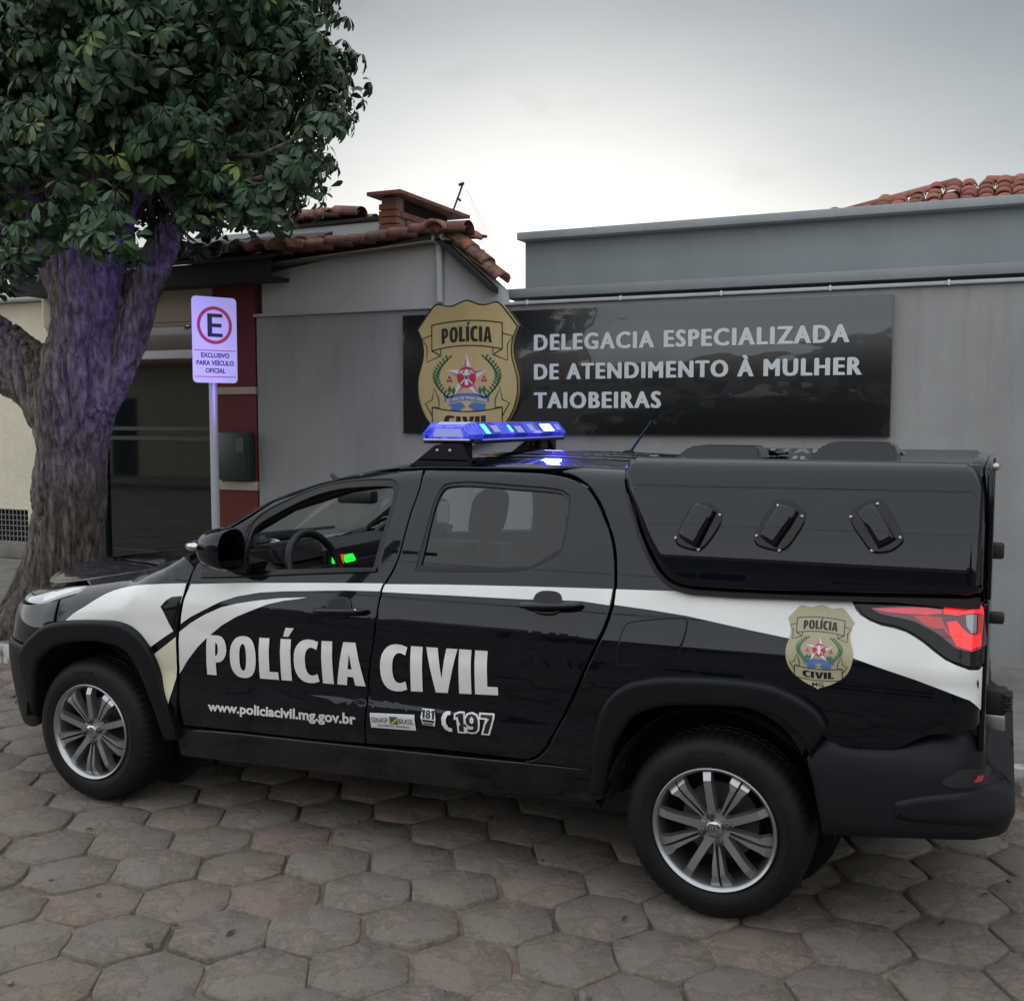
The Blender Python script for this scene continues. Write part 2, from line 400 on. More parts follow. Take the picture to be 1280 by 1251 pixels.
def surf_mesh(name, surf, loops, off=0, g=(.05, .04), wall=.02, pil=0, pr=.01, mirror=False):
    """loops: outer + holes in the (u,s) plane of surf; off: outward offset; wall: depth the edges turn inward; pil: rounding depth over width pr"""
    S = SURF[surf] if isinstance(surf, str) else surf
    L_ = []
    for k, l in enumerate(loops):
        q = []
        for a in l:
            if not q or (abs(a[0]-q[-1][0])+abs(a[1]-q[-1][1])) > 4e-4: q.append(tuple(a))
        if abs(q[0][0]-q[-1][0])+abs(q[0][1]-q[-1][1]) < 4e-4: q.pop()
        if (area2(q) > 0) != (k == 0): q = q[::-1]
        L_.append(q)
    def NRM(u, s):
        h = 1.5e-3; a = Vector(S(u+h, s))-Vector(S(u-h, s)); b = Vector(S(u, s+h))-Vector(S(u, s-h))
        n = a.cross(b); return n.normalized() if n.length > 1e-12 else Vector((0, -1, 0))
    verts = []; nrm = []; faces = []
    inner = L_
    def tang(u, s, d):
        h = 2e-3; t = Vector(S(u+d.x*h, s+d.y*h))-Vector(S(u-d.x*h, s-d.y*h)); return t.normalized() if t.length > 0 else Vector((0, 0, 0))
    edge = []
    if pil:
        inner = []
        for l in L_:
            prev = None; 
            for t in (0, .10, .28, .55, 1.0):
                rg = ring_in(l, pr*t); tau = 1-t; dep = pil*(1-math.sqrt(max(0, 1-tau*tau))); sl = min(3.5, (pil/pr)*tau/math.sqrt(max(1e-3, 1-tau*tau))); ids = []
                for (u, s), dn in rg:
                    n = NRM(u, s); ids.append(len(verts)); verts.append(Vector(S(u, s))+n*(off-dep)); nrm.append((n-tang(u, s, dn)*sl).normalized())
                if prev:
                    m = len(ids)
                    for q in range(m): faces.append([prev[q], prev[(q+1) % m], ids[(q+1) % m], ids[q]])
                else: edge.append((ids, l))
                prev = ids
            inner.append([a for a, b in rg])
    bm = flat_fill(inner, *g)
    idx = {}
    for v in bm.verts:
        u, s = v.co.x, v.co.y; idx[v] = len(verts); n = NRM(u, s)
        verts.append(Vector(S(u, s))+n*off); nrm.append(n)
    for f in bm.faces:
        q = [idx[v] for v in f.verts]
        faces.append(q[::-1] if f.normal.z < 0 else q)
    bm.free()
    if wall:
        for k, l in enumerate(L_):
            m = len(l); P_ = []; N_ = []
            for u, s in l:
                n = NRM(u, s); P_.append(Vector(S(u, s))+n*(off-pil)); N_.append(n)
            for q in range(m):
                a, b = q, (q+1) % m; dl = Vector((l[b][0]-l[a][0], l[b][1]-l[a][1]))
                if dl.length < 1e-7: continue
                steps = max(1, int(dl.length/.08)); 
                for w_ in range(steps):
                    t0, t1 = w_/steps, (w_+1)/steps
                    ua = (l[a][0]+dl.x*t0, l[a][1]+dl.y*t0); ub = (l[a][0]+dl.x*t1, l[a][1]+dl.y*t1)
                    na = NRM(*ua); nb = NRM(*ub); pa = Vector(S(*ua))+na*(off-pil); pb = Vector(S(*ub))+nb*(off-pil)
                    base = len(verts); verts += [pa, pb, pb-nb*wall, pa-na*wall]
                    n = (pb-pa).cross(na); n = n.normalized() if n.length > 1e-12 else na
                    nrm += [n]*4; faces.append([base+1, base, base+3, base+2])
    if mirror:
        verts = [Vector((v.x, 1.732-v.y, v.z)) for v in verts]; nrm = [Vector((n.x, -n.y, n.z)) for n in nrm]
        faces = [f[::-1] for f in faces]
    me = bpy.data.meshes.new(name); me.from_pydata([tuple(v) for v in verts], [], faces)
    me.polygons.foreach_set('use_smooth', [True]*len(me.polygons))
    try: me.normals_split_custom_set_from_vertices([tuple(n) for n in nrm])
    except Exception: pass
    return me
def panel(name, surf, loops, mat_, parent, both=False, **k):
    o = link(name, surf_mesh(name, surf, loops, **k), mat_, parent); o2 = None
    if both: o2 = link(name, surf_mesh(name, surf, loops, mirror=True, **k), mat_, parent)
    return o

# ------------------------------------------------------------------ lettering
def glyph_ring(w, h, cx, cy, rx, ry, n=28, p=2.4):
    out = []
    for k in range(n):
        a = 2*PI*k/n; c, s = math.cos(a), math.sin(a)
        out.append((cx+rx*math.copysign(abs(c)**(2/p), c), cy+ry*math.copysign(abs(s)**(2/p), s)))
    return out
def GL(ch):
    """bold condensed capitals, unit height; returns (advance, [ [outer, hole..], .. ])"""
    t = .25
    def rect(a, b, c, d): return [(a, b), (c, b), (c, d), (a, d)]
    if ch == 'I': return .27, [[rect(.0, 0, .25, 1)]]
    if ch == 'Í': return .27, [[rect(.0, 0, .25, 1)], [[(.06, 1.06), (.19, 1.06), (.33, 1.27), (.13, 1.27)]]]
    if ch == 'L': return .47, [[[(0, 0), (.46, 0), (.46, .19), (.25, .19), (.25, 1), (0, 1)]]]
    if ch == 'P':
        out = [(0, 0), (.24, 0), (.24, .33)]
        for k in range(9):
            a = -PI/2+PI*k/8; out.append((.28+.24*math.cos(a), .665+.335*math.sin(a)))
        out.append((0, 1))
        hole = [(.23, .50)]+[(.25+.05*math.cos(-PI/2+PI*k/6), .66+.16*math.sin(-PI/2+PI*k/6)) for k in range(7)]+[(.23, .82)]
        return .55, [[out, hole]]
    if ch == 'O': return .67, [[glyph_ring(0, 0, .325, .5, .325, .52), glyph_ring(0, 0, .325, .5, .085, .33, 20)]]
    if ch == 'C':
        out = []
        for k in range(19):
            a = math.radians(52+k*(308-52)/18); c, s = math.cos(a), math.sin(a)
            out.append((.36+.36*math.copysign(abs(c)**.84, c), .5+.52*math.copysign(abs(s)**.84, s)))
        inn = []
        for k in range(15):
            a = math.radians(290-k*(290-70)/14); c, s = math.cos(a), math.sin(a)
            inn.append((.42+.155*math.copysign(abs(c)**.84, c), .5+.33*math.copysign(abs(s)**.84, s)))
        out = [(.575, .965)]+out[1:-1]+[(.575, .035), (.545, .215)]+inn+[(.545, .785)]
        return .60, [[out]]
    if ch == '1': return .36, [[[(.10, 0), (.34, 0), (.34, 1), (.16, 1), (0, .90), (0, .72), (.10, .76)]]]
    if ch == '7': return .52, [[[(.06, 0), (.30, 0), (.52, .82), (.52, 1), (.0, 1), (.0, .80), (.27, .80)]]]
    if ch == '9': return .56, [[[(.05, .04), (.22, .0), (.38, .04), (.50, .18), (.55, .45), (.54, .72), (.46, .92), (.28, 1.01), (.10, .94), (.0, .72), (.02, .50), (.14, .34), (.30, .33), (.32, .30), (.28, .22), (.20, .20), (.06, .24)], [(.27, .82), (.33, .72), (.33, .58), (.27, .50), (.21, .58), (.21, .72)]]]
    if ch == '8': return .56, [[[(.28, 0), (.46, .05), (.55, .24), (.50, .44), (.42, .52), (.50, .62), (.52, .80), (.42, .96), (.28, 1.01), (.14, .96), (.04, .80), (.06, .62), (.14, .52), (.06, .44), (.01, .24), (.10, .05)], [(.28, .16), (.21, .22), (.21, .36), (.28, .43), (.35, .36), (.35, .22)], [(.28, .60), (.22, .66), (.22, .80), (.28, .86), (.34, .80), (.34, .66)]]]
    if ch == 'A': return .64, [[[(0, 0), (.22, 0), (.25, .2), (.38, .2), (.41, 0), (.64, 0), (.46, 1), (.18, 1)], [(.27, .38), (.315, .74), (.36, .38)]]]
    if ch == 'V': return .63, [[[(.20, 0), (.45, 0), (.65, 1), (.42, 1), (.33, .32), (.24, 1), (0, 1)]]]
    return .28, []
def word(txt, x0, x1, z0, z1):
    shapes = []; x = 0
    for ch in txt:
        adv, gl = GL(ch)
        for g in gl: shapes.append([[(x+a, b) for a, b in lp] for lp in g])
        x += adv+.055
    w = x-.055; sx = (x1-x0)/w; sz = z1-z0
    return [[[(x0+a*sx, z0+b*sz) for a, b in lp] for lp in g] for g in shapes]
def font_mesh(txt, bold=0.0, spacing=1.0, res=3):
    cu = bpy.data.curves.new('txt', 'FONT'); cu.body = txt; cu.size = 1; cu.offset = bold; cu.space_character = spacing; cu.resolution_u = res
    cu.fill_mode = 'BOTH'
    o = bpy.data.objects.new('txt', cu); C.objects.link(o)
    dg = bpy.context.evaluated_depsgraph_get(); me = bpy.data.meshes.new_from_object(o.evaluated_get(dg))
    bpy.data.objects.remove(o); bpy.data.curves.remove(cu); return me
def font_fit(txt, x0, x1, y0, y1, bold=0, spacing=1.0):
    me = font_mesh(txt, bold, spacing); xs = [v.co.x for v in me.vertices]; ys = [v.co.y for v in me.vertices]
    a, b, c, d = min(xs), max(xs), min(ys), max(ys)
    for v in me.vertices: v.co = ((v.co.x-a)/(b-a)*(x1-x0)+x0, (v.co.y-c)/(d-c)*(y1-y0)+y0, 0)
    return me
def font_panel(name, txt, box_, mapf, mat_, parent, bold=0, spacing=1.0, thick=0, warp=None):
    """flat lettering placed through mapf(u,v,depth) -> world; warp shapes the (u,v) first"""
    me = font_fit(txt, *box_, bold=bold, spacing=spacing)
    bm = bmesh.new(); bm.from_mesh(me); bmesh.ops.remove_doubles(bm, verts=bm.verts, dist=1e-6)
    if thick:
        r = bmesh.ops.extrude_face_region(bm, geom=bm.faces[:])
        for v in [q for q in r['geom'] if isinstance(q, bmesh.types.BMVert)]: v.co.z = thick
    for v in bm.verts:
        u, w = v.co.x, v.co.y
        if warp: u, w = warp(u, w)
        v.co = mapf(u, w, v.co.z)
    bm.to_mesh(me)
    if thick: bmesh.ops.recalc_face_normals(bm, faces=bm.faces); bm.to_mesh(me)
    bm.free()
    return link(name, me, mat_, parent)

# ================================================================== THE SETTING
def concrete(name, c0, c1, scale=1.5, bs=.25, stain=.5, rough=.85, fine=60):
    m = mat(name, c0, rough)
    a = rampc(m, tex(m, 'noise', scale, 8, .6), [(.3, c0), (.7, c1)])
    st = tex(m, 'noise', scale*.7, 5, .7, stretch=(1.6, 1.6, .25))
    a = mixc(m, rng(m, st, .45, .75, 0, stain), a, tuple(x*.6 for x in c0))
    s2 = tex(m, 'noise', 14, 4, .6, stretch=(1, 1, .06)); a = mixc(m, rng(m, s2, .55, .8, 0, stain*.6), a, tuple(x*.7 for x in c0))
    setc(m, a); bump(m, tex(m, 'noise', fine, 5), bs, .004); return m
M['wall_grey'] = concrete('grey_painted_render', (.265, .266, .268), (.345, .345, .345), 1.0, .6, .6)
M['wall_white'] = concrete('weathered_white_render', (.42, .425, .43), (.50, .505, .51), 1.0, .3, .35)
M['parapet'] = concrete('parapet_paint', (.22, .25, .26), (.255, .285, .295), 1.1, .3, .3)
M['parapet_edge'] = concrete('parapet_edge_paint', (.30, .32, .335), (.36, .38, .395), 1.6, .3, .5)
M['pale_edge'] = concrete('pale_ledge', (.40, .42, .43), (.48, .49, .50), 3, .3, .4)
M['sidewalk'] = concrete('sidewalk_concrete', (.13, .125, .115), (.24, .23, .21), 2.2, .6, .6, .9, 30)
M['kerb'] = mat('whitewashed_kerb', (.4, .4, .38), .9)
m = M['kerb']; setc(m, rampc(m, tex(m, 'noise', 9, 6, .7), [(.38, (.15, .13, .11)), (.52, (.46, .45, .42)), (.7, (.55, .54, .52))])); bump(m, tex(m, 'noise', 40, 5), .5, .006)
M['sand'] = mat('joint_sand', (.13, .1, .075), .95)
m = M['sand']; setc(m, rampc(m, tex(m, 'noise', 3, 8, .7), [(.35, (.06, .045, .035)), (.5, (.17, .13, .10)), (.68, (.32, .25, .19))])); bump(m, tex(m, 'noise', 90, 6), .8, .01)
M['paver'] = mat('hexagonal_paver_concrete', (.1, .1, .09), .88)
m = M['paver']; r = objrand(m)
base = rampc(m, r, [(0, (.150, .140, .122)), (.3, (.172, .162, .140)), (.55, (.192, .176, .150)), (.78, (.155, .147, .130)), (.93, (.200, .158, .128)), (1, (.185, .122, .100))])
n1 = tex(m, 'noise', 7, 8, .62)
base = mixc(m, rng(m, n1, .34, .64, 0, .9), base, mixc(m, .6, base, (.27, .205, .155)))
worn = tex(m, 'noise', 4.5, 9, .72)
base = mixc(m, rng(m, worn, .54, .63, 0, .8), base, (.36, .28, .215))
spk = tex(m, 'noise', 140, 3, .6)
base = mixc(m, rng(m, spk, .55, .68, 0, .65), base, (.30, .26, .22))
base = mixc(m, rng(m, tex(m, 'noise', 1.7, 4, .6, coord='Generated') , .40, .62, .0, .0), base, (.1, .09, .08))
base = mixc(m, rng(m, tex(m, 'noise', 55, 4, .7), .3, .42, .55, 0), base, (.03, .026, .022))
setc(m, base); hh = mul(m, tex(m, 'noise', 34, 10, .75), mul(m, rng(m, worn, .5, .66, 0, 2.2), tex(m, 'noise', 24, 8, .75)), 'ADD'); bump(m, hh, 1.0, .009)
M['asphalt'] = concrete('far_road', (.055, .052, .048), (.09, .085, .078), 3, .5, .4)
M['brick'] = mat('clay_brick', (.25, .09, .055), .9)
m = M['brick']; setc(m, mixc(m, rng(m, tex(m, 'noise', 14, 6), .4, .7, 0, .5), rampc(m, objrand(m), [(0, (.22, .07, .045)), (.5, (.29, .105, .065)), (1, (.20, .085, .06))]), (.1, .06, .05)))
M['mortar'] = concrete('mortar', (.16, .13, .11), (.22, .18, .15), 8)
M['tile'] = mat('clay_roof_tile', (.3, .12, .08), .85)
m = M['tile']; tb = rampc(m, objrand(m), [(0, (.24, .085, .06)), (.35, (.38, .15, .10)), (.7, (.44, .20, .145)), (1, (.28, .14, .11))])
tb = mixc(m, rng(m, tex(m, 'noise', 7, 8, .75), .42, .60, 0, .9), tb, (.05, .042, .036)); setc(m, tb); bump(m, tex(m, 'noise', 50, 5), .5, .004)
M['tile_clean'] = mat('newer_clay_roof_tile', (.33, .12, .08), .8)
m = M['tile_clean']; tb = rampc(m, objrand(m), [(0, (.20, .065, .05)), (.5, (.28, .10, .075)), (1, (.33, .135, .10))]); setc(m, mixc(m, rng(m, tex(m, 'noise', 4, 6), .5, .7, 0, .5), tb, (.12, .06, .05)))
M['beige'] = concrete('beige_stucco', (.62, .57, .44), (.70, .64, .50), 2.0, .5, .25, .9, 26)
m = M['beige']; bump(m, tex(m, 'noise', 16, 6, .65), .6, .02)
M['beige_dark'] = concrete('tan_stucco', (.42, .36, .27), (.48, .41, .31), 2.0, .6, .2, .9, 26)
M['cream'] = concrete('cream_band', (.42, .36, .28), (.48, .42, .33), 3, .2, .3)
M['red_wall'] = concrete('dark_red_paint', (.125, .022, .018), (.155, .03, .024), 2, .2, .2)
M['dark_wood'] = mat('dark_eave_boards', (.016, .015, .016), .8)
M['meter'] = mat('dark_green_meter_box', (.018, .028, .03), .45)
M['shop_glass'] = mat('dark_shop_glass', (.006, .009, .010), .04, 0, .6, .02)
M['shop_glass2'] = mat('grey_transom_glass', (.075, .09, .085), .08, 0, .5, .02)
M['white_paint'] = mat('white_metal', (.62, .64, .65), .45)
M['grey_roof'] = mat('pale_metal_roof', (.5, .54, .55), .4, .2)
M['wire'] = mat('wire', (.03, .03, .035), .6)
M['galv'] = mat('galvanised_pole', (.42, .42, .46), .45, .35)
M['signface'] = mat('sign_white', (.66, .67, .74), .35)
M['board'] = mat('black_acrylic_board', (.012, .013, .014), .25, 0, 1, .035)
m = M['board']; n_, l_, b_ = nodes(m)
wv = tex(m, 'noise', 1.3, 2, .4, stretch=(1, 1, 2.2)); bp = n_.new('ShaderNodeBump'); bp.inputs['Strength'].default_value = .55; bp.inputs['Distance'].default_value = .06
l_.new(wv, bp.inputs['Height']); l_.new(bp.outputs[0], b_.inputs['Coat Normal'])
M['letter'] = mat('pale_grey_letters', (.62, .66, .68), .6, spec=.2)
M['gold'] = mat('gold_badge', (.36, .275, .115), .38, .25)
m = M['gold']; setc(m, rampc(m, tex(m, 'noise', 2.5, 4), [(.35, (.48, .375, .17)), (.65, (.60, .48, .23))]))

# ---- ground
def bed(x0, x1, y0, y1, st_):
    nx_, ny_ = int((x1-x0)/st_), int((y1-y0)/st_); V = []; F = []
    for j in range(ny_+1):
        for i in range(nx_+1):
            x, y = x0+(x1-x0)*i/nx_, y0+(y1-y0)*j/ny_
            z = -.017+.012*noise.noise(Vector((x*1.9, y*1.9, 0)))+.007*noise.noise(Vector((x*9, y*9, 3)))
            V.append((x, y, min(-.001, z)))
    for j in range(ny_):
        for i in range(nx_):
            a = j*(nx_+1)+i; F.append((a, a+1, a+nx_+2, a+nx_+1))
    return V, F
V1_, F1_ = bed(-9, 3, -3.2, 1.86, .045)
b0 = len(V1_); V1_ += [(-60, -60, -.03), (60, -60, -.03), (60, 1.86, -.03), (-60, 1.86, -.03)]; F1_.append((b0, b0+1, b0+2, b0+3))
g = bpy.data.meshes.new('road_bed'); g.from_pydata(V1_, [], F1_); g.polygons.foreach_set('use_smooth', [True]*len(g.polygons))
road = link('road', g, M['sand']); tag(road, kind='structure')
g = bpy.data.meshes.new('far_ground'); g.from_pydata([(-700, -700, -.06), (700, -700, -.06), (700, 700, -.06), (-700, 700, -.06)], [], [(0, 1, 2, 3)])
tag(link('ground', g, M['asphalt']), kind='structure')
def paver_mesh(i):
    R = random.Random(i*13+1); bm = bmesh.new(); rad = .1755; pts = []
    for k in range(6):
        a0, a1 = PI/3*k, PI/3*(k+1)
        A = Vector((math.cos(a0), math.sin(a0), 0))*rad; B = Vector((math.cos(a1), math.sin(a1), 0))*rad
        for t in (.07, .35, .65, .93):
            q = A.lerp(B, t); w = R.uniform(-.004, .003) if t in (.35, .65) else R.uniform(-.007, .002)
            pts.append(q*(1+w/rad))
    n = len(pts)
    top = [bm.verts.new(q*(.968+R.uniform(-.022, .006))+Vector((0, 0, R.uniform(-.0025, .001)))) for q in pts]
    mid = [bm.verts.new(q*(.992)+Vector((0, 0, -.005+R.uniform(-.002, .002)))) for q in pts]
    bot = [bm.verts.new(Vector((q.x, q.y, -.035))) for q in pts]
    c = bm.verts.new((0, 0, R.uniform(-.001, .003)))
    for k in range(n):
        k2 = (k+1) % n
        bm.faces.new((c, top[k], top[k2])); bm.faces.new((top[k], mid[k], mid[k2], top[k2])); bm.faces.new((mid[k], bot[k], bot[k2], mid[k2]))
    for f in bm.faces: f.smooth = True
    me = bpy.data.meshes.new('paver'); bm.to_mesh(me); bm.free(); me.materials.append(M['paver']); return me
PV = [paver_mesh(i) for i in range(12)]
A_, B_ = Vector((.2720, .1570)), Vector((.2720, -.1570)); O_ = Vector((-1.447, -.695))
cells = []
for i in range(-60, 60):
    for j in range(-60, 60):
        q = O_+A_*i+B_*j
        if not (-16 < q.x < 7 and -9 < q.y < 1.66): continue
        d = Vector((q.x, q.y, 0))-CAMP; z = d.dot(f_)
        if z > .3: px = abs(d.dot(r_)/z)*1.0622; py = d.dot(u_)/z*1.0622; vis = px < .56 and py > -.56
        else: vis = False
        under = -3.3 < q.x < .6 and .35 < q.y
        cells.append((not vis, under, d.length, q))
cells.sort(key=lambda c: (c[0], c[1] and not c[0], c[2]))
prest = bmesh.new(); cnt = 0
for hid, und, dist, q in cells:
    me = PV[RND.randrange(12)]; rz = PI/3*RND.randrange(6)+RND.uniform(-.02, .02)
    mt = Matrix.Translation((q.x+RND.uniform(-.006, .006), q.y+RND.uniform(-.006, .006), RND.uniform(-.008, .004))) @ Matrix.Rotation(rz, 4, 'Z') @ Matrix.Rotation(RND.uniform(-.028, .028), 4, 'X') @ Matrix.Rotation(RND.uniform(-.028, .028), 4, 'Y')
    if cnt < 300 and not hid:
        o = bpy.data.objects.new('paver', me); C.objects.link(o); o.parent = road; o.matrix_basis = mt; cnt += 1
    else:
        t = len(prest.verts); prest.from_mesh(me); prest.verts.ensure_lookup_table()
        for v in prest.verts[t:]: v.co = mt @ v.co
me = bpy.data.meshes.new('pavers'); prest.to_mesh(me); prest.free(); tag(link('paver_field', me, M['paver'], road), kind='stuff')

# sidewalk and kerb
tag(box('sidewalk', -40, 30, 1.96, 9.5, -.2, .095, M['sidewalk']), kind='structure')
kerb = empty('kerb', (-3, 1.9, 0)); tag(kerb, kind='structure')
x = -14.0
while x < 6:
    w = RND.uniform(.92, 1.0); box('kerb_stone', x, x+w-.012, 1.87+RND.uniform(-.004, .004), 1.955, -.15, .105+RND.uniform(-.006, .004), M['kerb'], kerb, .012); x += w
# loose pebbles and leaf litter by the kerb
deb = bmesh.new()
for i in range(260):
    x = RND.uniform(-8, 2.6); y = RND.uniform(1.2, 1.85) if i % 3 else RND.uniform(-2.2, 1.8)
    s = RND.uniform(.004, .012); v = bmesh.ops.create_icosphere(deb, subdivisions=1, radius=s)['verts']
    for q in v: q.co = Vector((q.co.x*RND.uniform(.8, 1.5)+x, q.co.y+y, q.co.z*.6+.002))
tag(from_bm('gravel', deb, M['sand'], None, True), kind='stuff')
lit = bmesh.new()
for i in range(90):
    x = RND.uniform(-7, 1.4); y = RND.uniform(-1.8, 1.8); a = RND.uniform(0, 6.3); s = RND.uniform(.012, .03)
    c, sn = math.cos(a)*s, math.sin(a)*s
    vs = [lit.verts.new((x+c*k-sn*l, y+sn*k+c*l, .006+h)) for k, l, h in ((-1, 0, 0), (0, .35, .004), (1, 0, .001), (0, -.35, .003))]; lit.faces.new(vs)
M['litter'] = mat('dead_leaf', (.06, .035, .02), .9)
tag(from_bm('leaf_litter', lit, M['litter']), kind='stuff')

# ---- low grey front wall
fw = empty('front_wall', (-1.5, 4.1, .1), 'smooth grey rendered front wall carrying the dark police station board', 'wall')
box('wall_face', -4.865, 4.2, 4.03, 4.2, .05, 2.497, M['wall_grey'], fw)
def rail(name, x0, x1, y, z, r, mat_, parent): return tube(name, [(x0, y, z), (x1, y, z)], r, mat_, parent, 8)
cp = box('coping', -4.875, 4.2, 3.995, 4.21, 2.500, 2.524, M['pale_edge'], fw, .006)
for i in range(6): box('pipe_clip', -2.4+i*.72, -2.385+i*.72, 3.985, 3.996, 2.495, 2.53, M['white_paint'], fw, .003)

# ---- white gable wall of the corner house, with roof
gh = empty('gable_house', (-3.8, 4.1, 2.5), 'weathered white gable wall with clay tile roof above the grey wall', 'house')
gp = [(-4.807,2.842),(-3.136,3.078),(-2.626,2.632)]
gx0, gz0 = gp[0]; gx1, gz1 = gp[1]; gx2, gz2 = gp[2]
prism_ob('gable_wall', [(gx0, 2.527), (gx0, gz0), (gx1, gz1), (gx2, gz2), (gx2+.02, 2.527)], 4.033, 4.16, 'y', M['wall_white'], gh)
box('house_side', gx0-.001, gx2-.4, 4.165, 9, .1, 2.5, M['wall_white'], gh)
dp = [(-3.148,3.015),(-3.089,2.531)]
dpx = tube('drain_pipe', [(dp[0][0]+.03, 3.985, dp[0][1]), (dp[0][0]+.03, 3.985, 2.545)], .028, M['wall_white'], gh, 12)
box('pipe_head', dp[0][0]-.01, dp[0][0]+.075, 3.93, 4.028, dp[0][1]-.03, dp[0][1]+.07, M['wall_white'], gh, .006)
def tile_mesh(wd, ln, ar=.35, th=.014):
    # one curved roof tile: lies along +y, raised round back, thick front lip
    bm = bmesh.new(); n = 6; top = []; bot = []
    for y in (0, ln):
        w = wd*(1 if y == 0 else .86)/2
        top.append([bm.verts.new((w*math.cos(PI-PI*k/n), y, (wd*ar)*math.sin(PI*k/n)+th)) for k in range(n+1)])
        bot.append([bm.verts.new((w*.88*math.cos(PI-PI*k/n), y, (wd*ar)*.86*math.sin(PI*k/n))) for k in range(n+1)])
    for k in range(n):
        bm.faces.new((top[0][k], top[0][k+1], top[1][k+1], top[1][k])); bm.faces.new((bot[0][k+1], bot[0][k], bot[1][k], bot[1][k+1]))
        bm.faces.new((top[0][k+1], top[0][k], bot[0][k], bot[0][k+1]))
    bm.faces.new((top[0][0], top[1][0], bot[1][0], bot[0][0])); bm.faces.new((top[0][n], bot[0][n], bot[1][n], top[1][n]))
    for f in bm.faces: f.smooth = True
    me = bpy.data.meshes.new('roof_tile'); bm.to_mesh(me); bm.free(); return me
def tile_field(E0, E1, up, rows, wd, expo, me, parent, start=0, skip=None):
    """rows of tiles from the eave line E0-E1 along direction up"""
    E0, E1, up = Vector(E0), Vector(E1), Vector(up).normalized(); ex = (E1-E0); n = int(round(ex.length/wd)); ex.normalize()
    nn = ex.cross(up).normalized()
    if nn.z < 0: nn = -nn
    k = 0
    for r in range(rows):
        for i in range(n):
            if skip and skip(i, r, n): continue
            q = E0+ex*(i+.5)*wd+up*(r*expo)+nn*(.006*((r+i) % 2)+RND.uniform(-.005, .008))
            rot = Matrix((ex, up, nn)).transposed().to_4x4()
            o = bpy.data.objects.new('roof_tile', me); C.objects.link(o); o.parent = parent; o.matrix_parent_inverse = PINV(parent)
            o.matrix_basis = Matrix.Translation(q+nn*.028) @ rot @ Matrix.Rotation(-.10, 4, 'X') @ Matrix.Rotation(RND.uniform(-.07, .07), 4, 'Z') @ Matrix.Rotation(RND.uniform(-.05, .035), 4, 'X')
            k += 1
    return k
def deck(name, pts, mat_, parent, th=.03):
    bm = bmesh.new(); v = [bm.verts.new(p) for p in pts]; w = [bm.verts.new(Vector(p)-Vector((0, 0, th))) for p in pts]
    bm.faces.new(v); bm.faces.new(w[::-1]); n = len(v)
    for k in range(n): bm.faces.new((v[k], w[k], w[(k+1) % n], v[(k+1) % n]))
    return from_bm(name, bm, mat_, parent)
TM = tile_mesh(.205, .40); TM.materials.append(M['tile'])
ev = [(-5.169,2.932),(-3.039,3.058)]
e0 = (ev[0][0], 3.86, ev[0][1]); e1 = (ev[1][0], 3.86, ev[1][1])
upv = Vector((0, .97, .17)).normalized()
TL_ = tile_mesh(.235, .27, .30, .03); TL_.materials.append(M['tile'])
la = Vector((e0[0]-.25, 3.86, e0[2]-.055)); lb = Vector((e1[0]+.03, 3.86, e1[2]-.05)); dl_ = lb-la; nl = int(dl_.length/.19)+1
deck('roof_deck', [(la.x, 3.9, la.z+.0), (lb.x, 3.9, lb.z+.0), (lb.x, 4.56, lb.z+.0), (la.x, 4.56, la.z+.0)], M['mortar'], gh, .012)
for c in range(3):
    y_ = 3.88+c*.235; tile_field(la+Vector((0, y_-3.86+.235, .025+c*.012)), la+Vector((0, y_-3.86, .025+c*.012)), dl_, nl-2*c, .235, .19, TL_, gh)
# steep slope on the right, seen along its verge
TM2 = tile_mesh(.22, .30, .30); TM2.materials.append(M['tile'])
r0 = Vector((gx1+.02, 3.93, gz1-.035)); r1 = Vector((gx2-.02, 3.93, gz2-.0)); dr = (r0-r1)
nrm_ = int(dr.length/.17)
deck('verge_board', [(r0.x, 3.9, r0.z+.005), (r1.x, 3.9, r1.z+.005), (r1.x, 4.16, r1.z+.005), (r0.x, 4.16, r0.z+.005)], M['dark_wood'], gh, .045)
for c in range(1): tile_field(r1+Vector((0, .02+c*.2, .03)), r1+Vector((0, .225+c*.2, .03)), dr, nrm_, .205, .17, TM2, gh)
# ridge tiles at the hip
for i in range(2):
    o = link('ridge_tile', TM, None, gh); o.matrix_basis = Matrix.Translation((gx1+.03, 3.84+i*.3, gz1-.015)) @ Matrix.Rotation(.05, 4, 'X')
# brick ventilation box on the roof
bk = empty('brick_box', (gx1-.1, 5.2, 3.1), 'square brick roof box with dark opening and tiled lid behind the gable', 'chimney')
bx0, bx1, BY, bd, bz0, bz1 = -4.024, -3.84, 4.6, 1.15, 3.0, 3.52
bk.location = (-3.93, 5.1, 3.0)
box('mortar_core', bx0+.02, bx1-.02, BY+.02, BY+bd-.02, bz0, bz1-.16, M['mortar'], bk)
box('mortar_core', bx0+.02, bx1-.02, BY+.02, BY+.14, bz1-.16, bz1-.01, M['mortar'], bk)
box('dark_opening', bx0+.03, bx1-.06, BY+.142, BY+bd-.14, bz1-.158, bz1-.01, M['dark'], bk)
bme = bpy.data.meshes.new('brick'); bb = bmesh.new(); add_box(bb, 0, .175, 0, .07, 0, .05, .004, 1); bb.to_mesh(bme); bb.free(); bme.materials.append(M['brick'])
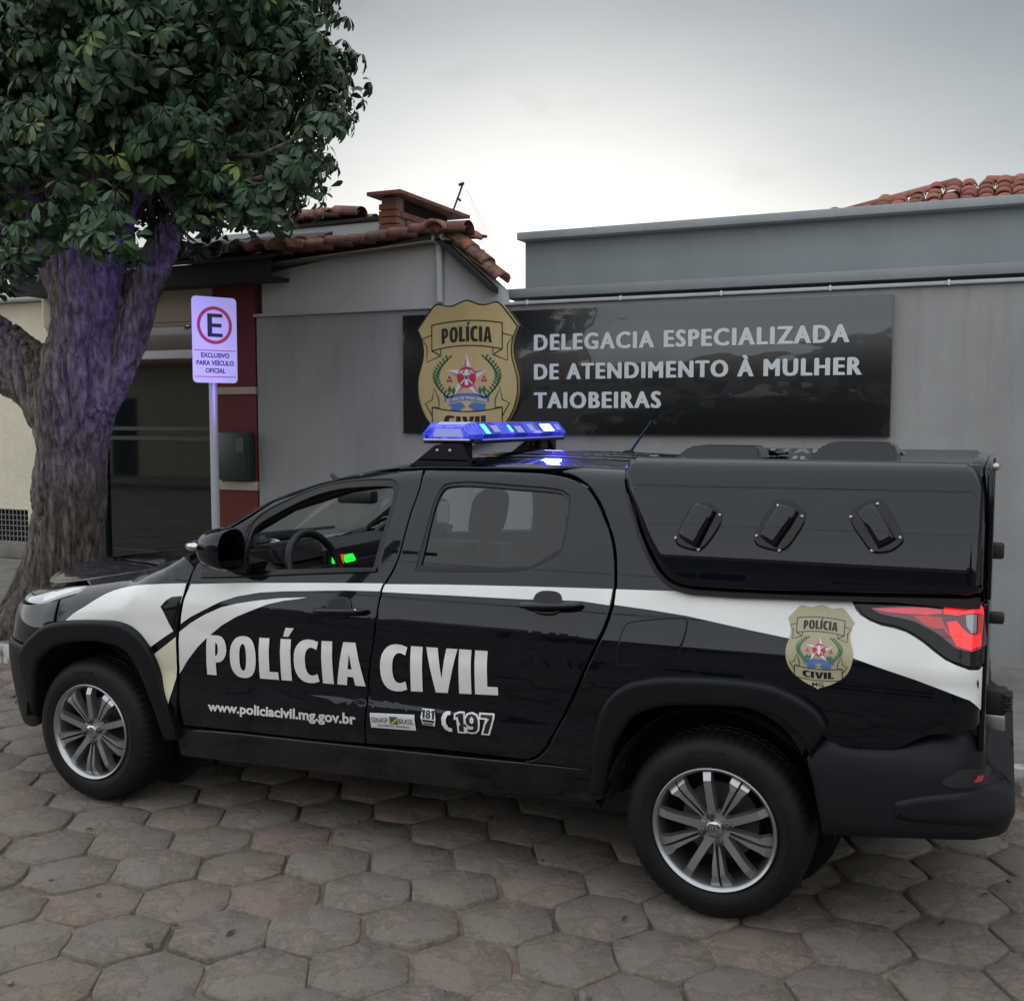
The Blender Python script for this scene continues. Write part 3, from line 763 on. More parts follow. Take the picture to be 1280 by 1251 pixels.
for r in range(int((bz1-bz0)/.058)):
    z = bz0+r*.058; hi = z > bz1-.17
    o = link('brick', bme, None, bk); o.matrix_basis = Matrix.Translation((bx0+.004, BY-.006+RND.uniform(0, .005), z))
    for i in range(7):
        yy = BY+.072+i*.183+(-.09 if r % 2 else 0)
        if yy < BY+.06 or yy+.175 > BY+bd+.05: continue
        if hi and BY+.12 < yy+.09 < BY+bd-.16: continue
        for xx in (bx1+.004, bx0+.07):
            o = link('brick', bme, None, bk); o.matrix_basis = Matrix.Translation((xx+RND.uniform(-.003, .003), yy, z)) @ Matrix.Rotation(PI/2, 4, 'Z')
deck('lid', [(bx0-.07, BY-.07, bz1+.028), (bx1+.07, BY-.07, bz1+.028), (bx1+.07, BY+bd+.07, bz1+.028), (bx0-.07, BY+bd+.07, bz1+.028)], M['tile'], bk, .03)
# wire mast on top
an = empty('roof_aerial', (bx1+.03, 5.5, 3.2), 'thin bent aerial rod standing on the brick roof box', 'aerial')
ap = [(-3.813,3.471),(-3.739,3.636),(-3.681,3.773)]
tube('rod', [(a, 5.5, b) for a, b in ap], .009, M['wire'], an, 6)
ap2 = [(-3.722,3.762),(-3.673,3.772),(-3.739,3.65),(-3.706,3.619)]
tube('crossbar', [(ap2[0][0], 5.5, ap2[0][1]), (ap2[1][0], 5.5, ap2[1][1])], .014, M['wire'], an, 6)
tube('crossbar', [(ap2[2][0], 5.5, ap2[2][1]), (ap2[3][0], 5.5, ap2[3][1])], .012, M['wire'], an, 6)
# higher roof behind
hr = empty('upper_roof', (-4.6, 5.6, 3.0), 'upper clay tile roof section behind the tree and brick box', 'roof')
uq = [(-5.525,3.497),(-4.424,3.519),(-4.423,3.663)]
ua = Vector((uq[0][0]-.2, 5.3, uq[0][1])); ub = Vector((uq[1][0]-.02, 5.3, uq[1][1])); du_ = ub-ua; nu = int(du_.length/.19)+1
box('rear_wall', ua.x-1, ub.x+.1, 5.36, 5.46, 2.2, ua.z-.03, M['wall_white'], hr)
deck('roof_deck', [(ua.x, 5.34, ua.z+.0), (ub.x, 5.34, ub.z+.0), (ub.x, 7.6, ub.z+.16), (ua.x, 7.6, ua.z+.16)], M['dark_wood'], hr)
for c in range(6):
    up_y = c*.235; tile_field(ua+Vector((0, up_y+.235, .02+c*.032)), ua+Vector((0, up_y, .02+c*.032)), du_, max(2, nu-2-2*c), .235, .19, TL_, hr)
# ---- station building with parapet, behind the wall
st = empty('station_building', (0, 4.6, .1), 'blue-grey station building with long flat parapet behind the front wall', 'building')
fy = 4.55
fc = [(-2.652,3.062),(-2.651,2.751)]
box('facade', fc[0][0]-.16, 5.5, fy+.14, 9, .1, 2.62, M['parapet'], st)
co = [(-2.678,3.103),(0.9,3.092),(-2.678,3.042)]
lg = [(-2.752,2.667),(0.912,2.674),(-2.752,2.63)]
fx0 = fc[0][0]
box('parapet_face', fx0, 5.6, fy, 4.9, lg[0][1]-.002, co[0][1]-.055, M['parapet'], st)
box('cornice', co[0][0], 5.7, 4.44, 5.0, co[0][1]-.056, co[0][1]+.003, M['parapet_edge'], st, .006)
box('lower_ledge', lg[0][0], 5.7, 4.36, 4.545, lg[0][1]-.075, lg[0][1]-.003, M['parapet'], st, .006)
# hip roof at the far right behind the parapet
rr = empty('hip_roof', (2.2, 9, 3.2), 'red clay tile hip roof rising over the right end of the parapet', 'roof')
RY = 7.0
rp = [(-0.668,3.563),(-0.116,3.654),(0.312,3.75),(0.921,3.569)]
TMc = tile_mesh(.15, .30, .34); TMc.materials.append(M['tile_clean'])
apex = Vector((rp[2][0]+.1, 8.4, [(0.318,3.96)][0][1]))
ez = rp[0][1]-.30
L0 = Vector((rp[0][0]-.75, RY-.2, ez)); R0 = Vector((apex.x+3.4, RY-.2, ez))
upd = Vector((0, apex.y-L0.y, apex.z-ez)).normalized(); slope_len = Vector((0, apex.y-L0.y, apex.z-ez)).length
nrow = int(slope_len/.20)
def hipskip(i, r, n):
    xx = (i+.5)*.15+L0.x; f = (r*.20)/slope_len
    return not (L0.x+(apex.x-L0.x)*f+.02 < xx < R0.x-(R0.x-apex.x)*f)
tile_field(L0, R0, upd, nrow, .15, .20, TMc, rr, skip=hipskip)
deck('roof_deck', [L0+Vector((0.05, .1, .0)), R0+Vector((0, .1, 0)), apex+Vector((0, 0, -.03)), apex+Vector((-.01, 0, -.03))], M['tile_clean'], rr)
back = Vector((L0.x, 10, ez)); deck('roof_deck', [L0+Vector((0.03, .12, .0)), apex+Vector((0, 0, -.03)), back], M['tile_clean'], rr)
hipd = (apex-L0); nh = int(hipd.length/.3)
for i in range(nh):
    o = link('ridge_tile', TMc, None, rr); q = L0+hipd.normalized()*(i*.3); d = hipd.normalized(); sx_ = d.cross(Vector((0, 0, 1))).normalized()
    o.matrix_basis = Matrix.Translation(q+Vector((0, 0, .03))) @ Matrix((sx_, d, sx_.cross(d))).transposed().to_4x4()
hipd = (apex-R0); nh = int(hipd.length/.3)
for i in range(nh):
    o = link('ridge_tile', TMc, None, rr); q = R0+hipd.normalized()*(i*.3); d = hipd.normalized(); sx_ = d.cross(Vector((0, 0, 1))).normalized()
    o.matrix_basis = Matrix.Translation(q+Vector((0, 0, .03))) @ Matrix((sx_, d, sx_.cross(d))).transposed().to_4x4()

# ---- shop on the left
sh = empty('corner_shop', (-6.5, 4.2, .1), 'tan corner shop with dark glass front and dark red pillar behind the parking sign', 'shop')
pc = [(-5.321,2.829),(-4.84,2.804),(-5.345,1.926),(-5.346,1.865),(-5.365,1.132),(-5.367,1.056)]
px0, px1 = pc[0][0], -4.885
prev = .1
for (za, zb) in ((.1, pc[5][1]), (pc[4][1], pc[3][1]), (pc[2][1], 2.86)):
    box('pillar', px0, px1, 4.03, 4.35, za+.002, zb-.002, M['red_wall'], sh)
for a, b in ((pc[5][1], pc[4][1]), (pc[3][1], pc[2][1])):
    box('cream_band', px0-.005, px1+.004, 4.015, 4.36, a, b, M['cream'], sh, .004)
gz = [(-6.006,2.5),(-6.014,2.261),(-6.016,2.184),(-6.686,1.827),(-7.079,1.83),(-6.043,1.324),(-6.037,1.503),(-6.039,1.446),(-6.035,1.589),(-6.036,1.532)]
gxl = -7.35
box('tan_wall', gxl, px0-.003, 4.10, 4.4, gz[0][1]+.002, 2.86, M['beige_dark'], sh)
box('transom_frame', gxl, px0-.003, 4.12, 4.16, gz[0][1]-.03, gz[0][1]-.001, M['beige_dark'], sh)
box('transom_window', gxl, px0-.003, 4.165, 4.19, gz[1][1], gz[0][1]-.032, M['shop_glass2'], sh)
box('white_rail', gxl, px0-.003, 4.10, 4.2, gz[2][1], gz[1][1]-.002, M['white_paint'], sh, .008)
box('shop_window', gxl, px0-.003, 4.17, 4.20, .16, gz[2][1]-.002, M['shop_glass'], sh)
box('window_mullion', -6.72, -6.69, 4.13, 4.168, .16, gz[2][1]-.003, M['dark_wood'], sh)
box('sill', gxl, px0-.003, 4.08, 4.25, .1, .158, M['cream'], sh)
for z0 in (gz[6][1], gz[8][1]): box('window_stripe', -6.66, px0-.03, 4.160, 4.168, z0-.035, z0, M['meter'], sh)
eb = [(-4.531,2.925),(-4.535,2.751),(-5.546,2.809),(-5.54,2.998)]
box('eave_beam', gxl, eb[0][0]+.0, 3.74, 3.80, eb[1][1], eb[0][1]-.005, M['dark_wood'], sh)
box('eave_soffit', gxl, eb[0][0]+.0, 3.802, 4.5, eb[1][1]+.02, eb[1][1]+.05, M['dark_wood'], sh)
deck('eave_roof', [(gxl, 3.7, eb[0][1]+.02), (eb[0][0]+.05, 3.7, eb[0][1]+.02), (eb[0][0]+.05, 4.6, eb[0][1]+.34), (gxl, 4.6, eb[0][1]+.34)], M['dark_wood'], sh)
tile_field((gxl, 3.68, eb[0][1]+.03), (eb[0][0]+.3, 3.68, eb[0][1]+.03), upv, 3, .205, .30, TM, sh)
mb = [(-5.219,1.545),(-4.894,1.145),(-5.01,1.513),(-4.938,1.413)]
mt_ = empty('meter_box', (mb[0][0], 4.0, mb[1][1]), 'small dark green electricity meter box on the dark red pillar', 'meter box')
box('casing', mb[0][0], mb[1][0], 3.93, 4.012, mb[1][1], mb[0][1], M['meter'], mt_, .006)
box('door', mb[0][0]+.02, mb[1][0]-.02, 3.922, 3.93, mb[1][1]+.02, mb[0][1]-.02, M['meter'], mt_, .003)
box('window', mb[2][0], mb[3][0], 3.916, 3.922, mb[3][1]-.03, mb[2][1]-.01, M['shop_glass2'], mt_)
box('conduit', mb[0][0]-.03, mb[0][0]-.012, 3.995, 4.02, mb[1][1]-.02, mb[1][1]+.03, M['white_paint'], mt_)
# beige wall beyond the tree
bw = empty('beige_wall', (-9, 5.4, .1), 'beige stucco wall with pale metal roof edge and mesh opening left of the tree', 'wall')
bq = [(-9.166,3.076),(-9.173,2.927),(-9.281,0.642),(-9.096,0.649),(-9.114,0.252),(-9.3,0.243)]
box('stucco', -14, gxl+.3, 5.4, 5.7, bq[2][1], bq[1][1], M['beige'], bw)
box('stucco', bq[4][0]+.02, gxl+.3, 5.4, 5.7, .1, bq[2][1]-.001, M['beige'], bw)
box('plinth', -14, gxl+.3, 5.3, 5.395, .1, bq[5][1], M['sidewalk'], bw, .01)
box('roof_edge', -14, gxl+.6, 5.2, 6.5, bq[1][1]+.01, bq[0][1], M['grey_roof'], bw, .01)
box('opening_back', -14, bq[4][0]+.015, 5.62, 5.7, bq[5][1], bq[2][1]-.002, M['dark'], bw)
x = bq[4][0]
while x > bq[4][0]-1.6:
    box('mesh_wire', x-.003, x+.003, 5.42, 5.426, bq[5][1]+.002, bq[2][1]-.004, M['steel'], bw); x -= .06
z = bq[5][1]+.03
while z < bq[2][1]:
    box('mesh_wire', bq[4][0]-1.6, bq[4][0]+.01, 5.428, 5.434, z-.003, z+.003, M['steel'], bw); z += .06
box('side_return', gxl-.12, gxl-.001, 4.2, 5.5, .1, 2.86, M['beige'], sh)

# ================================================================== BADGE ART (unit shield: half width 1, top 0, bottom -2.62)
HALF = [(-.25, -.085), (-.42, -.085), (-.58, -.05), (-.70, -.13), (-.98, -.475), (-.90, -.66), (-.865, -.85), (-.885, -1.05), (-.97, -1.32), (-.985, -1.55), (-.95, -1.78), (-.83, -2.05), (-.62, -2.28), (-.35, -2.46), (-.12, -2.55)]
SHIELD = [(0, 0)]+HALF+[(0, -2.62)]+[(-x, y) for x, y in HALF[::-1]]
def stroke(pts, w):
    """closed outline of a thin line"""
    P_ = [Vector(p) for p in pts]; a = []; b = []
    for i in range(len(P_)):
        d = (P_[min(i+1, len(P_)-1)]-P_[max(i-1, 0)]).normalized(); n = Vector((-d.y, d.x))*w/2
        a.append(tuple(P_[i]+n)); b.append(tuple(P_[i]-n))
    return a+b[::-1]
def arc(f, x0, x1, n=12): return [(x0+(x1-x0)*k/n, f(x0+(x1-x0)*k/n)) for k in range(n+1)]
def art(name, shapes, mat_, mapf, depth, parent):
    verts = []; faces = []
    for loops in shapes:
        bm = flat_fill(loops, 0, 0); bm.verts.index_update(); base = len(verts)
        for v in bm.verts: verts.append(tuple(mapf(v.co.x, v.co.y, depth)))
        for f in bm.faces:
            q = [base+v.index for v in f.verts]
            faces.append(q if f.normal.z > 0 else q[::-1])
        bm.free()
    me = bpy.data.meshes.new(name); me.from_pydata(verts, [], faces); return link(name, me, mat_, parent)
def badge_art(mapf, parent, mg, d=.0012, line='print_black', fine=True):
    topf = lambda x: -.42-.16*x*x+.0
    lw = .022
    S = [[stroke(arc(lambda x: -.36-.13*x*x, -.70, .70), lw)], [stroke(arc(lambda x: -.80-.16*x*x, -.70, .70), lw)], [stroke([(-.70, -.42), (-.70, -.88)], lw)], [stroke([(.70, -.42), (.70, -.88)], lw)]]
    for s in (-1, 1):
        S += [[stroke([(s*.70, -.60), (s*.90, -.66), (s*.80, -.80), (s*.80, -1.08), (s*.52, -.97), (s*.52, -.86)], lw)], [stroke([(s*.70, -.88), (s*.54, -.96)], lw)]]
    lowf = lambda x: -2.04+.10*x*x
    S += [[stroke(arc(lambda x: -1.97+.16*x*x, -.70, .70), lw)], [stroke(arc(lambda x: -2.34+.16*x*x, -.70, .70), lw)], [stroke([(-.70, -1.89), (-.70, -2.26)], lw)], [stroke([(.70, -1.89), (.70, -2.26)], lw)]]
    for s in (-1, 1):
        S += [[stroke([(s*.70, -2.05), (s*.84, -1.82), (s*.70, -1.76), (s*.66, -1.54), (s*.56, -1.76), (s*.56, -1.90), (s*.70, -1.89)], lw)]]
    art('ribbon_line', S, M[line], mapf, d, parent)
    lt = word('POLÍCIA', -.50, .50, -.73, -.46)
    art('lettering', [[[(x, y-.13*x*x-.0) for x, y in lp] for lp in g] for g in lt], M['print_black'], mapf, d, parent)
    lt = word('CIVIL', -.46, .46, -2.24, -2.03)
    art('lettering', [[[(x, y+.16*x*x-.03) for x, y in lp] for lp in g] for g in lt], M['print_black'], mapf, d, parent)
    if mg: font_panel('lettering', 'MG', (-.17, .17, -2.52, -2.40), lambda u, v, z: mapf(u, v, d), M['print_black'], parent, .02)
    # wreath
    G = []
    for s in (-1, 1):
        ctr = []
        for k in range(15):
            a = math.radians(62+k*10.2); ctr.append((s*(.62*math.sin(a)), -1.38+.46*math.cos(a)+.02))
        pts = [(s*(.62-.28*((t/14)**3) if 0 else .0), 0) for t in range(2)]
        ctr = []
        for k in range(15):
            t = k/14; ctr.append((s*(.28+.34*math.sin(t*PI*.86+.25)), -1.03-.72*t))
        G.append([stroke(ctr, .016)])
        for k in range(0, 15):
            cx, cy = ctr[k]
            for q in (-1, 1):
                an_ = math.radians(90+q*48); L_ = .105
                dx, dy = math.cos(an_)*L_, math.sin(an_)*L_; nx_, ny_ = -dy*.24, dx*.24
                G.append([[(cx, cy), (cx+dx*.5+nx_, cy+dy*.5+ny_), (cx+dx, cy+dy), (cx+dx*.5-nx_, cy+dy*.5-ny_)]])
    art('wreath', G, M['print_green'], mapf, d, parent)
    c0 = (0, -1.36)
    def starp(R1, R2, k): a = PI/2+k*PI/5; r_q = R1 if k % 2 == 0 else R2; return (c0[0]+r_q*math.cos(a), c0[1]+r_q*math.sin(a))
    st_ = [starp(.42, .165, k) for k in range(10)]
    art('star', [[st_]], M['print_pale'], mapf, d, parent)
    sh_ = [[[c0, starp(.40, .155, k), starp(.40, .155, k+1)]] for k in range(0, 10, 2)]
    M.setdefault('print_rose', mat('rose_print', (.5, .2, .22), .45))
    art('star_shade', sh_, M['print_rose'], mapf, d*1.5, parent)
    art('red_disc', [[glyph_ring(0, 0, c0[0], c0[1], .19, .19, 24, 2)]], M['print_red'], mapf, d*2, parent)
    fg = [[[(-.03, -1.50), (.03, -1.50), (.04, -1.36), (.05, -1.25), (0, -1.21), (-.05, -1.25), (-.04, -1.36)]],
          [stroke([(-.12, -1.48), (.10, -1.27)], .022)], [stroke([(.12, -1.48), (-.10, -1.27)], .022)], [stroke([(-.15, -1.30), (-.09, -1.24), (-.03, -1.26)], .02)], [stroke([(.15, -1.30), (.09, -1.24), (.03, -1.26)], .02)]]
    art('crossed_tools', fg, M['print_pale'], mapf, d*3, parent)
    for s in (-1, 1):
        art('coffee_branch', [[glyph_ring(0, 0, s*.345+a, -1.42+b, .028, .03, 8, 2)] for a, b in ((0, .06), (-.03, 0), (.03, 0))], M['print_red'], mapf, d, parent)
        art('coffee_leaves', [[[(s*.34, -1.50), (s*.30, -1.58), (s*.34, -1.66), (s*.39, -1.58)]], [[(s*.26, -1.52), (s*.22, -1.60), (s*.27, -1.68), (s*.31, -1.60)]]], M['print_green'], mapf, d, parent)
    rb = [(-.46, -1.66), (-.44, -1.80)]+[(x, -1.80+.05*math.cos(x*4.4)-.02) for x in (-.3, -.15, 0, .15, .3)]+[(.44, -1.80), (.46, -1.66), (.36, -1.70)]+[(x, -1.68+.04*math.cos(x*4.4)) for x in (.2, .1, 0, -.1, -.2)]+[(-.36, -1.70)]
    art('blue_ribbon', [[rb], [[(-.38, -1.84), (-.12, -1.80), (-.02, -1.88), (-.14, -1.95), (-.36, -1.96), (-.30, -1.90)]], [[(.38, -1.84), (.36, -1.96), (.14, -1.95), (.02, -1.88), (.12, -1.80)]]], M['print_blue'], mapf, d, parent)
    if fine: font_panel('lettering', 'ESTADO DE MINAS GERAIS', (-.40, .40, -1.775, -1.715), lambda u, v, z: mapf(u, v, d*2), M['print_pale'], parent, .02, warp=lambda u, v: (u, v+.04*math.cos(u*4.4)-.02))

# ---- station board on the wall
sb = [(-3.442,2.47),(0.161,2.442),(-3.465,1.549),(0.159,1.545)]
bx0s, bx1s = sb[0][0], sb[1][0]; bz0s, bz1s = (sb[2][1]+sb[3][1])/2, (sb[0][1]+sb[1][1])/2
board = empty('station_board', ((bx0s+bx1s)/2, 4.0, bz0s), 'long glossy dark board with pale capitals and a gold police shield', 'sign')
box('panel', bx0s, bx1s, 3.98, 4.027, bz0s, bz1s, M['board'], board, .004)
def on_board(dep): return lambda u, v, z: Vector((u, 3.98-dep-z, v))
TL = [(-2.329,2.159),(-0.105,2.264),(-2.329,2.282),(-0.102,2.161),(-2.328,1.949),(-0.023,1.948),(-2.328,2.054),(-0.025,2.045),(-2.328,1.732),(-1.366,1.746),(-2.328,1.85)]
def board_line(txt, x0, x1, z0, z1):
    for k, dx in enumerate((-.0085, -.004, 0, .004, .0085)):
        font_panel('lettering', txt, (x0+.005+dx, x1-.005+dx, z0+(-.003, .002, -.003, .002, -.003)[k], z1+(-.001, .004, -.001, .004, -.001)[k]), lambda u, v, z: Vector((u, 3.9765-.0004*k, v)), M['letter'], board, bold=0, spacing=1.2)
hgt = .112
zb1 = (TL[0][1]+TL[3][1])/2; zb2 = (TL[4][1]+TL[5][1])/2; zb3 = (TL[8][1]+TL[9][1])/2
board_line('DELEGACIA ESPECIALIZADA', TL[0][0], TL[1][0], zb1, zb1+hgt)
board_line('DE ATENDIMENTO À MULHER', TL[4][0], TL[5][0], zb2, zb2+hgt*1.24)
board_line('TAIOBEIRAS', TL[8][0], TL[9][0], zb3, zb3+hgt)
bs = [(-3.288,2.351),(-2.444,2.34),(-2.863,2.55)]
kk = (bs[1][0]-bs[0][0])/2; cxs = (bs[1][0]+bs[0][0])/2; tz = bs[2][1]
sp_ = smooth_poly(SHIELD, 2)
bmq = bmesh.new(); prism(bmq, [(cxs+x*kk*1.02, tz+y*kk*1.02) for x, y in sp_], 3.94, 3.975, 'y')
shp = from_bm('police_shield', bmq, M['gold'], board)
badge_art(lambda u, v, z: Vector((cxs+u*kk, 3.94-z, tz+v*kk-.004)), board, False, d=.0015)
art('shield_rim', [[[(x, y) for x, y in sp_], [(x*.975, -1.3+(y+1.3)*.98) for x, y in sp_]]], M['print_black'], lambda u, v, z: Vector((cxs+u*kk*1.02, 3.94-z, tz+v*kk*1.02)), .0008, board)
for xx in (bx0s+.1, bx1s-.2, bx1s-.6):
    pass

# ---- parking sign
pk = empty('parking_sign', (0, 0, 0), 'white parking sign with red ring and black letter E on a slim pole', 'sign')
pkc = [(-3.889,2.173)][0]; pk_c = Vector((pkc[0]+.012, 2.3, pkc[1]))
dh = Vector((.43, .903, 0)).normalized(); nh_ = Vector((dh.y, -dh.x, 0)); PWd, PHt = .310, .555
pw = [(-4.059,2.459),(-3.72,1.911)]
pole_p = [(-3.929,1.887)][0]
def on_sign(u, v, z): return pk_c+dh*u+Vector((0, 0, v))+nh_*z
def round_rect(w, h, r, n=5):
    out = []
    for cx, cy, a0 in ((w-r, h-r, 0), (-w+r, h-r, 90), (-w+r, -h+r, 180), (w-r, -h+r, 270)):
        for k in range(n+1):
            a = math.radians(a0+90*k/n); out.append((cx+r*math.cos(a), cy+r*math.sin(a)))
    return out
pk.location = (pole_p[0], 2.33, .1)
pl = round_rect(PWd/2, PHt/2, .028)
bm = bmesh.new(); A = [bm.verts.new(on_sign(x, y, 0)) for x, y in pl]; B = [bm.verts.new(on_sign(x, y, -.004)) for x, y in pl]
bm.faces.new(A); bm.faces.new(B[::-1])
for k in range(len(pl)): bm.faces.new((A[k], B[k], B[(k+1) % len(pl)], A[(k+1) % len(pl)]))
from_bm('plate', bm, M['signface'], pk)
cy_ = .095
art('red_ring', [[glyph_ring(0, 0, 0, cy_, .122, .122, 40, 2), glyph_ring(0, 0, 0, cy_, .100, .100, 40, 2)]], M['print_red'], on_sign, .001, pk)
E_ = [(-.05, -.075), (.055, -.075), (.055, -.052), (-.018, -.052), (-.018, -.012), (.048, -.012), (.048, .012), (-.018, .012), (-.018, .052), (.055, .052), (.055, .075), (-.05, .075)]
art('letter', [[[(x, y+cy_) for x, y in E_]]], M['print_black'], on_sign, .001, pk)
art('red_line', [[stroke([(-.145, -.068), (.145, -.068)], .005)], [stroke([(-.145, -.238), (.145, -.238)], .005)]], M['print_red'], on_sign, .001, pk)
for t_, w_, z_ in (('EXCLUSIVO', .098, -.115), ('PARA VEÍCULO', .130, -.165), ('OFICIAL', .070, -.214)):
    font_panel('lettering', t_, (-w_, w_, z_, z_+(.040 if 'Í' in t_ else .032)), lambda u, v, z: on_sign(u, v, .001), M['print_black'], pk, .03)
art('border_line', [[round_rect(PWd/2-.004, PHt/2-.004, .025), round_rect(PWd/2-.009, PHt/2-.009, .021)]], M['print_pale'], on_sign, .0008, pk)
tube('pole', [(pole_p[0], 2.335, .08), (pole_p[0], 2.335, pk_c.z+PHt/2-.02)], .027, M['galv'], pk, 16)
for dz in (-.2, .2):
    box('clamp', pole_p[0]-.032, pole_p[0]+.032, 2.30, 2.372, pk_c.z+dz-.012, pk_c.z+dz+.012, M['steel'], pk, .003)

# ================================================================== THE PICKUP
tk = empty('pickup_truck', (-1.37, .866, 0), 'black double cab police pickup with white sweeping stripe and lit blue roof light bar', 'pickup truck')
g_ = .0028
def S_end(u): return TT(u)-RR(u)+RR(u)*PI/2
def S_c(u):
    y = s_body(u, S_end(u))[1]; return S_end(u)+.866-y
ARCH_F = [(-2.338,0.326),(-2.355,0.374),(-2.371,0.426),(-2.383,0.501),(-2.412,0.545),(-2.446,0.595),(-2.477,0.641),(-2.507,0.681),(-2.556,0.704),(-2.616,0.716),(-2.693,0.717),(-2.781,0.709),(-2.858,0.695),(-2.916,0.679)]
ARCH_R = [(-0.394,0.347),(-0.381,0.423),(-0.364,0.495),(-0.347,0.554),(-0.326,0.597),(-0.294,0.646),(-0.256,0.679),(-0.207,0.702),(-0.155,0.716),(-0.081,0.728),(-0.012,0.736),(0.051,0.737),(0.103,0.735),(0.149,0.724),(0.189,0.705),(0.224,0.68),(0.254,0.639),(0.282,0.593)]
# --- front fender
fender = [(-2.809,0.99)]+[(u/100, S_end(u/100)+.05) for u in (-298, -290, -280, -270, -260, -250, -240, -232)]+[(-2.164,1.059),(-2.179,1.001),(-2.191,0.944),(-2.208,0.849),(-2.222,0.774),(-2.23,0.693),(-2.245,0.601),(-2.241,0.523),(-2.267,0.414),(-2.294,0.357)]+ARCH_F[:-2]+[(-2.904,0.738),(-2.906,0.78),(-2.91,0.838),(-2.926,0.895),(-2.844,0.927)]
panel('fender', 'body', [inset(smooth_poly(fender, 3), g_)], M['paint'], tk, both=True, wall=.02, pil=.003, pr=.006)
cover = [(-2.934,0.891),(-2.921,0.838),(-2.916,0.779),(-2.92,0.719),(-2.954,0.676)]+[(-2.99, .66), (-3.2, .66), (-3.6, .655), (-4.25, .655), (-4.25, .80), (-3.7, .82), (-3.35, .835), (-3.15, .845)]
panel('bumper_cover', 'body', [inset(smooth_poly(cover, 3), g_)], M['paint'], tk, both=True, wall=.02, pil=.003, pr=.006)
nose = [(-3.04, .915), (-3.2, .903), (-3.45, .893), (-3.7, .868), (-4.28, .868), (-4.28, 1.12), (-3.6, 1.12), (-3.25, 1.08), (-3.04, 1.02)]
panel('nose_panel', 'body', [smooth_poly(nose, 2)], M['paint'], tk, both=True, off=-.004, wall=.01)
hl = [(-3.071,0.855),(-3.011,0.869),(-2.93,0.9),(-2.825,0.938),(-2.812,0.998),(-2.918,0.996),(-3.062,0.971)]+[(-3.2, .90), (-3.45, .89), (-3.6, .87), (-3.55, .845), (-3.3, .845), (-3.12, .85)]
panel('headlight', 'body', [inset(smooth_poly(hl, 2), .003)], M['headlamp'], tk, both=True, wall=.03, pil=.006, pr=.012)
drl = [(-3.059,0.869),(-2.943,0.914),(-2.852,0.953),(-2.83,0.977),(-2.896,0.972),(-3.005,0.948),(-3.091,0.901)]
panel('headlight_strip', 'body', [drl], M['print_pale'], tk, off=.001, wall=0)
low = [(-2.99, .655), (-3.05, .60), (-3.07, .45), (-3.08, .36), (-3.10, .30), (-3.2, .265), (-3.5, .24), (-4.3, .22), (-4.3, .65), (-3.6, .65), (-3.2, .655)]
panel('lower_bumper', 'body', [smooth_poly(low, 3)], M['plastic'], tk, both=True, off=.012, wall=.06, pil=.008, pr=.03, g=(.02, .02))
gr_ = [(-3.55, .70), (-3.9, .69), (-4.30, .69), (-4.30, .86), (-3.9, .86), (-3.60, .85)]
panel('grille', 'body', [smooth_poly(gr_, 2)], M['gloss'], tk, both=True, off=.010, wall=.03, pil=.006, pr=.02, g=(.03, .03))
for k_ in range(3): panel('grille_bar', 'body', [[(-3.60, .72+.045*k_), (-4.29, .72+.045*k_), (-4.29, .735+.045*k_), (-3.60, .735+.045*k_)]], M['interior'], tk, both=True, off=.018, wall=.008, g=(.05, .02))
font_panel('front_logo', 'FIAT', (.80, .932, .775, .815), lambda u, v, z: Vector((-3.665, 1.732-u, v)), M['chrome'], tk, .02)
# --- arch flare, front
ff = [(-3.072,0.443),(-3.063,0.511),(-3.041,0.565),(-3.065,0.613),(-3.073,0.663),(-3.033,0.707),(-2.977,0.748),(-2.906,0.779),(-2.815,0.797),(-2.718,0.808),(-2.628,0.815),(-2.548,0.818),(-2.487,0.809),(-2.441,0.789),(-2.405,0.765),(-2.375,0.733),(-2.35,0.695),(-2.331,0.635),(-2.314,0.565),(-2.296,0.505),(-2.282,0.455),(-2.269,0.4),(-2.255,0.331),(-2.292,0.316),(-2.321,0.323),(-2.338,0.367),(-2.35,0.422),(-2.368,0.479),(-2.39,0.54),(-2.416,0.606),(-2.445,0.655),(-2.479,0.693),(-2.525,0.713),(-2.586,0.722),(-2.662,0.722),(-2.749,0.714),(-2.825,0.7),(-2.883,0.681),(-2.934,0.655),(-2.977,0.622),(-3.013,0.575),(-3.04,0.514),(-3.054,0.446)]
ffp = [(-2.255,0.331),(-2.269,0.4),(-2.282,0.455),(-2.296,0.505),(-2.314,0.565),(-2.331,0.635),(-2.35,0.695),(-2.375,0.733),(-2.405,0.765),(-2.441,0.789),(-2.487,0.809),(-2.548,0.818),(-2.628,0.815),(-2.718,0.808),(-2.815,0.797),(-2.906,0.779),(-2.977,0.748)]+[(-3.10, .66), (-3.14, .60), (-3.13, .5), (-3.10, .40), (-3.08, .34), (-3.06, .34)]+[(-3.016,0.56),(-2.978,0.615),(-2.934,0.651),(-2.883,0.681),(-2.825,0.7),(-2.749,0.714),(-2.662,0.722),(-2.586,0.722),(-2.525,0.713),(-2.479,0.693),(-2.445,0.655),(-2.416,0.606),(-2.39,0.54),(-2.368,0.479),(-2.35,0.422),(-2.338,0.367),(-2.321,0.323)]
panel('wheel_arch_trim', 'flare', [smooth_poly(ffp, 2)], M['plastic'], tk, both=True, off=.004, wall=.07, pil=.012, pr=.022, g=(.014, .014))
